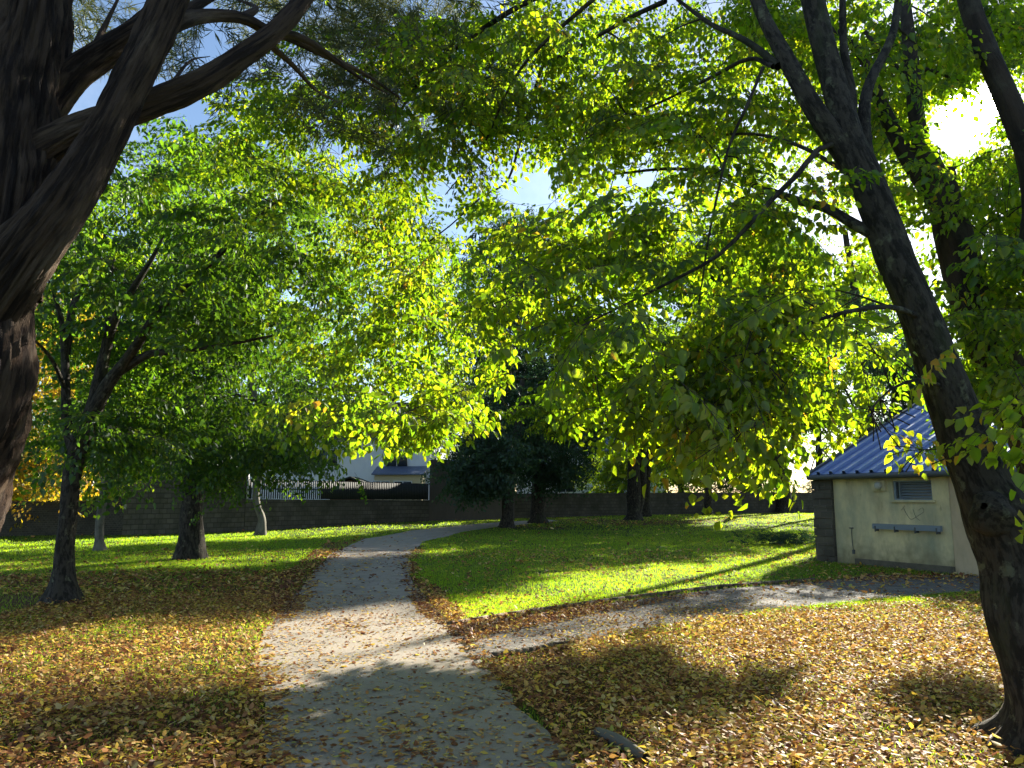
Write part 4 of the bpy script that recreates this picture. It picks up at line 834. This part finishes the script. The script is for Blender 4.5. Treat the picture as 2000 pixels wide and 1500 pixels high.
t.limb([g2-[0, 0, .1], P(373, 1040, Y2), P(375, 980, Y2), P(380, 910, Y2), P(378, 850, Y2), P(376, 780, Y2)], [.36, .30, .27, .25, .23, .21], sides=28, step=.12, rough=.05, ridge=.03, nr=7, flare=.28, fl_h=.8)
stems(t, [([(378, 830, Y2), (358, 770, Y2), (352, 700, Y2), (352, 620, Y2), (358, 520, Y2)], .17), ([(376, 800, Y2), (377, 700, Y2), (376, 600, Y2), (376, 480, Y2), (380, 380, Y2)], .18), ([(380, 850, Y2), (402, 780, Y2), (410, 690, Y2), (425, 610, Y2)], .1),
 ([(380, 800, Y2), (440, 770, Y2-.5), (520, 790, Y2-1.5), (600, 830, Y2-2.5)], .08), ([(375, 760, Y2), (300, 730, Y2-.5), (230, 740, Y2-1)], .08), ([(375, 690, Y2), (470, 620, Y2-.5), (560, 560, Y2-1), (640, 610, Y2-1.5)], .09)], sides=12, step=.2, rough=.06)
cl = np.vstack([blob(60, 400, 835, 190, 65, Y2-2.5, Y2+2.5, .5), blob(60, 380, 710, 190, 100, Y2+.5, Y2+3, .6), blob(30, 480, 560, 210, 100, Y2-1, Y2+3, .35), blob(22, 540, 840, 90, 50, Y2-3, Y2, .5), blob(8, 465, 905, 45, 30, Y2-2.5, Y2-1, .6), blob(14, 600, 690, 100, 80, Y2-2, Y2, .4)])
t.clusters(cl, 'far', per=7, scale=.85, tint=.38, sun=True, maxr=.12, cr=.6, droop=.5, twr=.016); t.done()
g3 = G(195, 1076); Y3 = g3[1]
t = Tree('young_tree', g3, 'slim pale curved trunk on the sunny lawn between the two thick left trunks', bark='bark_pale', leaf='leaf')
t.limb([g3-[0, 0, .1], P(194, 1050, Y3), P(197, 1000, Y3), P(206, 940, Y3), P(206, 880, Y3), P(208, 800, Y3), P(215, 700, Y3)], [.18, .135, .12, .11, .10, .08, .05], sides=18, step=.15, rough=.05, flare=.4)
cl = np.vstack([blob(34, 210, 850, 100, 90, Y3-2, Y3+3, .5)]); t.clusters(cl, 'far', per=6, scale=1.15, tint=.5, maxr=.2, cr=.6); t.done()
g4 = G(507, 1046); Y4 = g4[1]
t = Tree('young_tree', g4, 'slim S-bent trunk on a grass hump before the slat fence', bark='bark_pale', leaf='leaf_mid')
t.limb([g4-[0, 0, .1], P(510, 1030, Y4), P(511, 1012, Y4), P(502, 985, Y4), P(500, 955, Y4), P(508, 920, Y4), P(512, 870, Y4), P(500, 780, Y4), P(478, 700, Y4)], [.24, .20, .16, .155, .15, .14, .13, .11, .08], sides=18, step=.18, rough=.05, flare=.3)
t.limb([P(505, 800, Y4), P(540, 730, Y4), P(590, 660, Y4)], [.1, .07, .05], sides=10, rough=.06)
cl = np.vstack([blob(46, 510, 850, 100, 55, Y4-3, Y4+3, .6), blob(30, 500, 740, 130, 90, Y4-3, Y4+3, .6), blob(12, 610, 800, 80, 45, Y4-3, Y4+1, .8)]); t.clusters(cl, 'far', per=7, scale=1.25, tint=.3, sun=True, maxr=.2, cr=.8, twr=.02); t.done()

def simple_tree(name, px, py, lab, ptsr, crowns, leaf, bark='bark_grey', scale=1.4, tint=.4, kind='far', per=6, cr=.9, group=None, extra=(), keep=.5, Yov=None, droop=.4, more=None):
    gg = G(px, py) if Yov is None else np.array([P(px, 970, Yov)[0], Yov, float(gz(P(px, 970, Yov)[0], Yov))]); Yt = gg[1]
    t = Tree(name, gg, lab, bark=bark, leaf=leaf, group=group)
    pts = [gg-[0, 0, .15]]+[P(a, b, Yt) for a, b, _ in ptsr[1:]]; t.limb(pts, [r for _, _, r in ptsr], sides=18, step=.25, rough=.05, ridge=.03, nr=6, flare=.4, fl_h=.8)
    for e in extra: t.limb([P(a, b, Yt+c) for a, b, c, _ in e], [r for *_, r in e], sides=10, step=.4, rough=.06)
    cl = np.vstack([blob(n, cx, c_y, rx, ry, Yt+a, Yt+b, keep) for (n, cx, c_y, rx, ry, a, b) in crowns])
    if more is not None: cl = np.vstack([cl, more])
    t.clusters(cl, kind, per=per, scale=scale, tint=tint, sun=leaf != 'leaf_dark', maxr=.3, cr=cr, twr=.02, droop=droop); t.done()
simple_tree('park_tree', 990, 1031, 'dark trunk with low drooping leaves just beyond the bend of the path', [(990, 1031, .42), (991, 1010, .3), (992, 960, .27), (1000, 900, .24), (1015, 820, .18), (1020, 740, .1)],
            [(50, 950, 880, 55, 55, -3, 1), (22, 925, 930, 35, 25, -2, 1), (40, 990, 790, 80, 80, -2, 3)], 'leaf_dark', tint=.55, droop=1.0, keep=.8, cr=.5, scale=1.1)
simple_tree('park_tree', 1050, 1022, 'massive dark conifer with blue-green hanging foliage in the centre', [(1050, 1022, .5), (1051, 1000, .40), (1052, 950, .36), (1056, 880, .34), (1060, 760, .28), (1050, 600, .2), (1040, 450, .1)],
            [(70, 1065, 860, 60, 65, -3, 3), (90, 1050, 750, 105, 80, -3, 4), (110, 1025, 620, 115, 110, -3, 4), (70, 1010, 490, 80, 90, -3, 3), (14, 1095, 910, 25, 22, -2, 1)], 'leaf_dark', tint=.35, scale=1.2, cr=.6, droop=1.2, keep=.85)
simple_tree('park_tree', 1237, 1016, 'grey twin trunk on the brown ground right of centre', [(1237, 1016, .62), (1238, 1000, .42), (1238, 940, .40), (1238, 860, .36), (1230, 760, .28), (1220, 640, .16)],
            [(40, 1210, 800, 110, 45, -2, 4), (60, 1230, 700, 170, 100, -3, 4), (50, 1180, 560, 150, 100, -3, 4)], 'leaf_mid', tint=.4, keep=.6,
            extra=([(1240, 1008, 0, .3), (1253, 960, .2, .27), (1254, 900, .2, .25), (1252, 850, .2, .22), (1256, 780, .2, .16)],))
simple_tree('park_tree', 1260, 1009, 'blackish trunk leaning right, tucked close behind the grey twin trunk', [(1260, 1009, .42), (1260, 980, .32), (1263, 930, .30), (1268, 890, .28), (1290, 840, .22), (1320, 760, .15)], [(30, 1330, 740, 90, 60, -2, 3)], 'leaf_mid', tint=.4, keep=.6, extra=([(1272, 880, 0, .14), (1310, 865, 0, .09), (1360, 850, 0, .05)],))
simple_tree('park_tree', 1382, 1006, 'thin dark trunk against the hedge beside the boundary wall', [(1382, 1006, .36), (1383, 990, .28), (1384, 940, .26), (1386, 860, .22), (1392, 780, .18), (1380, 680, .1)],
            [(40, 1400, 810, 90, 50, -2, 4), (40, 1390, 720, 100, 80, -2, 4)], 'leaf_mid', tint=.45, keep=.6)
simple_tree('park_tree', 1532, 1002, 'thick fluted trunk with spreading limbs just left of the cream building', [(1532, 1002, .75), (1531, 985, .6), (1528, 940, .52), (1520, 890, .5), (1515, 830, .35), (1500, 760, .2)],
            [(40, 1550, 850, 90, 40, -3, 3), (60, 1520, 760, 130, 90, -3, 4), (30, 1600, 840, 50, 50, -4, 0)], 'leaf_mid', tint=.45, keep=.6, extra=([(1520, 880, 0, .3), (1540, 820, 0, .25), (1570, 760, 0, .15)], [(1515, 840, 0, .24), (1505, 770, -.3, .22), (1520, 640, -2, .18), (1540, 520, -4, .12)]),
            more=np.vstack([shade(150, FG[5][0], 30, 40), shade(200, [(560, 1115), (810, 1095), (800, 1166), (560, 1176)], 26, 38), shade(330, [(820, 1060), (1000, 1040), (1250, 1045), (1580, 1045), (1580, 1085), (1200, 1095), (1050, 1110), (830, 1140)], 14, 24)]))  # more: crown clusters added to throw shade on the path and lawn
# --- trees and bushes of the gardens beyond the walls
BG = 'trees in the gardens beyond the walls'
simple_tree('maple_tree', 40, 0, 'yellow and orange leaved tree above the low dark wall at the far left', [(0, 0, .3), (40, 900, .25), (45, 760, .15)], [(150, 60, 770, 110, 190, -3, 3), (60, 40, 920, 70, 60, -2, 2)], 'leaf_yellow', Yov=32.5, scale=1.1, tint=.5, keep=1)
simple_tree('garden_tree', 240, 0, 'tall light green tree rising behind the block shed', [(0, 0, .4), (240, 850, .3), (250, 600, .2)], [(70, 260, 820, 110, 110, -3, 4), (150, 240, 560, 220, 190, -4, 5), (40, 210, 930, 60, 50, -1, 2)], 'leaf', Yov=44, tint=.42, scale=1.7, keep=.9, group=None)
simple_tree('garden_tree', 470, 0, 'loose crowned tree with sky showing through, behind the white house', [(0, 0, .4), (480, 850, .3), (500, 650, .2)], [(80, 530, 640, 190, 150, -4, 4), (90, 420, 400, 220, 150, -4, 4)], 'leaf_mid', Yov=52, tint=.45, scale=1.6, keep=.9)
simple_tree('garden_tree', 760, 0, 'sunlit yellow-green tree behind the ridge of the white house', [(0, 0, .4), (770, 850, .3), (760, 550, .2)], [(60, 780, 600, 130, 160, -4, 4), (50, 700, 420, 130, 90, -4, 4), (30, 860, 760, 70, 60, -3, 3)], 'leaf', Yov=82, tint=.55, scale=2.4, cr=1.5, keep=.9)
simple_tree('garden_tree', 930, 0, 'dark blue-green tree standing behind the grey outbuilding', [(0, 0, .5), (930, 850, .4), (940, 600, .2)], [(60, 930, 800, 80, 90, -4, 4), (50, 950, 620, 90, 110, -4, 4)], 'leaf_dark', Yov=75, tint=.6, scale=2.0, cr=1.3, keep=.9)
simple_tree('garden_bush', 1185, 0, 'light green bush leaning over the boundary wall right of the window', [(0, 0, .15), (1185, 950, .1), (1185, 900, .06)], [(60, 1185, 930, 55, 45, -2, 2)], 'leaf', Yov=62, tint=.5, scale=1.3, cr=.5, keep=1)
simple_tree('garden_tree', 1330, 0, 'bushy mid green tree over the wall between twin trunk and thin trunk', [(0, 0, .3), (1330, 900, .25), (1330, 780, .15)], [(70, 1335, 870, 75, 65, -3, 3), (50, 1320, 740, 120, 90, -3, 3)], 'leaf', Yov=68, tint=.45, scale=1.8, cr=1.1, keep=.9)
simple_tree('garden_tree', 1250, 0, 'dense mid green tree closing the view behind the twin trunk', [(0, 0, .4), (1250, 880, .3), (1255, 760, .2)], [(110, 1260, 840, 130, 100, -3, 4)], 'leaf_mid', Yov=88, tint=.5, scale=2.4, cr=1.4, keep=1)
simple_tree('garden_tree', 1460, 0, 'dense shady green tree rising right behind the hedge', [(0, 0, .4), (1450, 880, .3), (1455, 760, .2)], [(110, 1470, 850, 130, 95, -3, 3), (50, 1450, 740, 140, 60, -3, 3)], 'leaf_mid', Yov=66, tint=.55, scale=1.9, cr=1.1, keep=1)
simple_tree('garden_tree', 1690, 0, 'tall tree behind the cream building whose lit crown spreads towards the sun', [(0, 0, .35), (1690, 850, .28), (1680, 650, .2), (1650, 450, .12)], [(90, 1560, 430, 220, 190, -4, 4), (30, 1640, 640, 90, 60, -3, 3)], 'leaf', Yov=36, tint=.55, scale=1.1, cr=.8, keep=.12)
simple_tree('garden_tree', 1600, 0, 'fine leaved bright green tree behind the gable of the cream building', [(0, 0, .3), (1600, 900, .22), (1598, 800, .12)], [(90, 1590, 830, 65, 90, -3, 3), (30, 1640, 900, 40, 40, -3, 1)], 'leaf', Yov=50, tint=.4, scale=1.3, cr=.8, keep=.9)
simple_tree('pine_tree', 1740, 0, 'thin dark pine with bare lower branches above the blue roof', [(0, 0, .3), (1700, 850, .25), (1690, 780, .2), (1680, 700, .12)], [(50, 1740, 770, 70, 35, -2, 2), (30, 1700, 720, 60, 25, -2, 2), (40, 1820, 740, 60, 60, -2, 2)], 'leaf_dark', Yov=29, tint=.3, scale=.8, cr=.5, keep=1, more=shade(46, [(1340, 1165), (1600, 1140), (1900, 1120), (1900, 1165), (1500, 1190), (1340, 1203)], 13, 21),  # more: clusters added to the crown to shade the side path
            extra=([(1760, 900, 0, .2), (1745, 820, 0, .16), (1750, 760, 0, .12), (1735, 700, 0, .06)], [(1690, 860, 0, .07), (1665, 790, 0, .05), (1640, 740, 0, .03)]))
simple_tree('garden_tree', 1480, 0, 'tall tree whose pale sunlit crown fills the gap above the thick fluted trunk', [(0, 0, .4), (1480, 850, .3), (1500, 600, .2)], [(70, 1480, 660, 170, 120, -4, 4), (60, 1660, 600, 120, 90, -4, 4)], 'leaf', Yov=72, tint=.5, scale=2.3, cr=1.4, keep=.9)
# hedge on the right boundary wall
mb = MB(); n = 1500; tt = rng.uniform(0, 1, n)
ha_ = G(1310, 1004)+[0, 1.2, 0]; hb_ = G(1740, 1000)+[0, 1.2, 0]; pts = ha_+(hb_-ha_)*tt[:, None]; pts[:, 2] += rng.uniform(0, 1, n)**.7*(2.4+.7*vnoise(pts[:, 0], pts[:, 1], .8)+.9*tt); pts[:, 1] += rng.uniform(0, 1.6, n)
put_sprays(mb, 'far', pts, rng.normal(size=(n, 3)), .55, .3)
root = tag(empty('hedge', ha_), 'dark ivy-covered hedge rising above the boundary wall on the right', 'hedge'); mb.build('foliage', [M['leaf_dark'], M['twig']], root)
mb = MB()
for k in range(14):
    a = ha_+(hb_-ha_)*(k+.5)/14+[0, .8, 0]; mb = MB(); tube(mb, [a-[0, 0, .2], a+[rng.normal()*.3, .1, 1.2], a+[rng.normal()*.5, 0, 2.3]], [.06, .04, .02], sides=6, rough=.05); mb.build('stem', M['bark'], root)
# low shrub by the stone pillar
c = G(1530, 1064); mb = MB(); n = 150; pts = c+np.stack([rng.normal(size=n)*.75, rng.normal(size=n)*.45, rng.uniform(0.02, .30, n)], 1)
put_sprays(mb, 'near', pts, rng.normal(size=(n, 3))*[1, 1, .3]+[0, 0, .5], .42, .25)
root = tag(empty('low_shrub', c), 'low dark green shrub in the grass beside the stone pillar', 'shrub'); mb.build('foliage', [M['leaf_dark'], M['twig']], root)
# grass and weeds hump under the S-bent tree are part of the ground

# ================================================================== fallen leaves
def scatter(n, x0, x1, y0, y1, dens):
    x = rng.uniform(x0, x1, n); y = rng.uniform(y0, y1, n); k = rng.uniform(size=n) < dens(x, y)
    px, py = proj(np.stack([x, y, gz(x, y)], 1)); k &= (px > -150) & (px < 2150) & (py < 1600)
    rel = np.stack([x-A0[0], y-A0[1]], 1); aa = rel@du[:2]; bb = rel@dn[:2]; k &= ~((aa > -.02) & (bb > -.06) & (bb < 6))
    return x[k], y[k]
def litter(mb, x, y, size, lift=.03):
    n = len(x); onp = inpoly(x, y, POLY_PATH)
    z = gz(x, y)+.016+np.abs(rng.normal(size=n))*np.where(onp, .005, lift)
    yaw = rng.uniform(0, 2*pi, n); til = rng.normal(size=n)*np.where(onp, .18, .32); rol = rng.normal(size=n)*np.where(onp, .2, .34)
    L_ = size*np.clip(rng.lognormal(0, .32, n), .45, 2); W_ = L_*rng.uniform(.45, .72, n); cu = rng.uniform(-.15, .42, n)
    # local leaf: 6 verts folded along the midrib and curled
    u = np.array([-.5, -.15, .28, .6, .28, -.15]); v = np.array([0, .5, .38, 0, -.38, -.5])
    lx = L_[:, None]*u; ly = W_[:, None]*v; lz = (cu[:, None]*np.abs(v)*1.1*W_[:, None])+(rng.uniform(-.2, .5, n)[:, None]*(u**2)*L_[:, None])
    lz += .004
    # roll about x, pitch about y, yaw
    cr_, sr_ = np.cos(rol)[:, None], np.sin(rol)[:, None]; ly, lz = ly*cr_-lz*sr_, ly*sr_+lz*cr_
    ct, st = np.cos(til)[:, None], np.sin(til)[:, None]; lx, lz = lx*ct+lz*st, -lx*st+lz*ct
    lz = lz-lz.min(1)[:, None]
    cy2, sy2 = np.cos(yaw)[:, None], np.sin(yaw)[:, None]; lx, ly = lx*cy2-ly*sy2, lx*sy2+ly*cy2
    V = np.stack([x[:, None]+lx, y[:, None]+ly, z[:, None]+lz-.004], -1).reshape(-1, 3)
    base = (np.arange(n)*6)[:, None]; f = np.concatenate([base+[0, 3, 2, 1], base+[0, 5, 4, 3]])
    yel = vnoise(x, y, .6)
    band = inpoly(x, y, ZL[2]) | inpoly(x, y, ZL[3])
    tt = np.clip(rng.beta(1.5, 1.45, n)+.16*yel+np.where(x > .6, .08, -.04)-band*.2, .01, .99); tt = np.where(rng.uniform(size=n) < .2, tt*.35, tt); tt = np.where(rng.uniform(size=n) < .08, .94, tt)
    mb.add(V, f, 0, np.concatenate([tt, tt]))
mb = MB()
dn_ = lambda x, y: litter_amt(x, y)
x, y = scatter(280000, -7, 8, 4.3, 13, dn_); litter(mb, x, y, .036)
x, y = scatter(90000, -13, 12, 13, 24, lambda x, y: litter_amt(x, y)*.9); litter(mb, x, y, .062, .02)
x, y = scatter(26000, -22, 22, 24, 50, lambda x, y: litter_amt(x, y)*.6); litter(mb, x, y, .10, .02)
x, y = scatter(110000, -7, 8, 4.3, 12, lambda x, y: litter_amt(x, y)*.9); litter(mb, x, y, .024, .008)
tag(mb.build('fallen_leaves', M['litter']), 'carpet of yellow and brown fallen leaves', 'leaves', kind='stuff')

# ================================================================== grass blades
def blades(mb, x, y, h, w_, bend=.5):
    n = len(x); z = gz(x, y); yaw = rng.uniform(0, 2*pi, n); hh = h*rng.uniform(.5, 1.4, n); ww = w_*rng.uniform(.7, 1.3, n)
    ln = rng.normal(size=(n, 2))*bend*hh[:, None]; c, s_ = np.cos(yaw)*ww/2, np.sin(yaw)*ww/2
    b = np.stack([x, y, z-.01], 1); m_ = b+np.stack([ln[:, 0]*.4, ln[:, 1]*.4, hh*.6], 1); tp = b+np.stack([ln[:, 0], ln[:, 1], hh], 1)
    o = np.stack([c, s_, 0*c], 1)
    V = np.stack([b-o, b+o, m_+o*.7, m_-o*.7, tp], 1).reshape(-1, 3); k = (np.arange(n)*5)[:, None]
    f = np.concatenate([k+[0, 1, 2, 3], k+[3, 2, 4, 4]])
    tt = np.clip(.36+.26*vnoise(x, y, 1.5)+.22*vnoise(x+3, y, .4)+rng.normal(size=n)*.2, .01, 1); mb.add(V, f, 0, np.concatenate([tt, tt]))
gr_d = lambda f: (lambda x, y: np.where(inpoly(x, y, POLY_PATH) | inpoly(x, y, POLY_SIDE), 0, np.clip(1-litter_amt(x, y)*f, .0, 1)*np.clip(.8+.5*vnoise(x, y, 1.1)+.3*vnoise(x, y, 3), .25, 1)))
mb = MB()
x, y = scatter(190000, -7, 8, 4.3, 13, gr_d(1.0)); blades(mb, x, y, .05, .006)
x, y = scatter(260000, -13, 12, 9, 20, gr_d(1.0)); blades(mb, x, y, .05, .009)
x, y = scatter(220000, -22, 18, 20, 36, gr_d(.9)); blades(mb, x, y, .055, .016)
x, y = scatter(160000, -36, 40, 36, 64, gr_d(.9)); blades(mb, x, y, .06, .03)
tag(mb.build('grass', M['grass']), 'mown lawn grass', 'grass', kind='stuff')
print('OBJS', len(bpy.data.objects), 'faces', sum(len(o.data.polygons) for o in bpy.data.objects if o.type == 'MESH'))
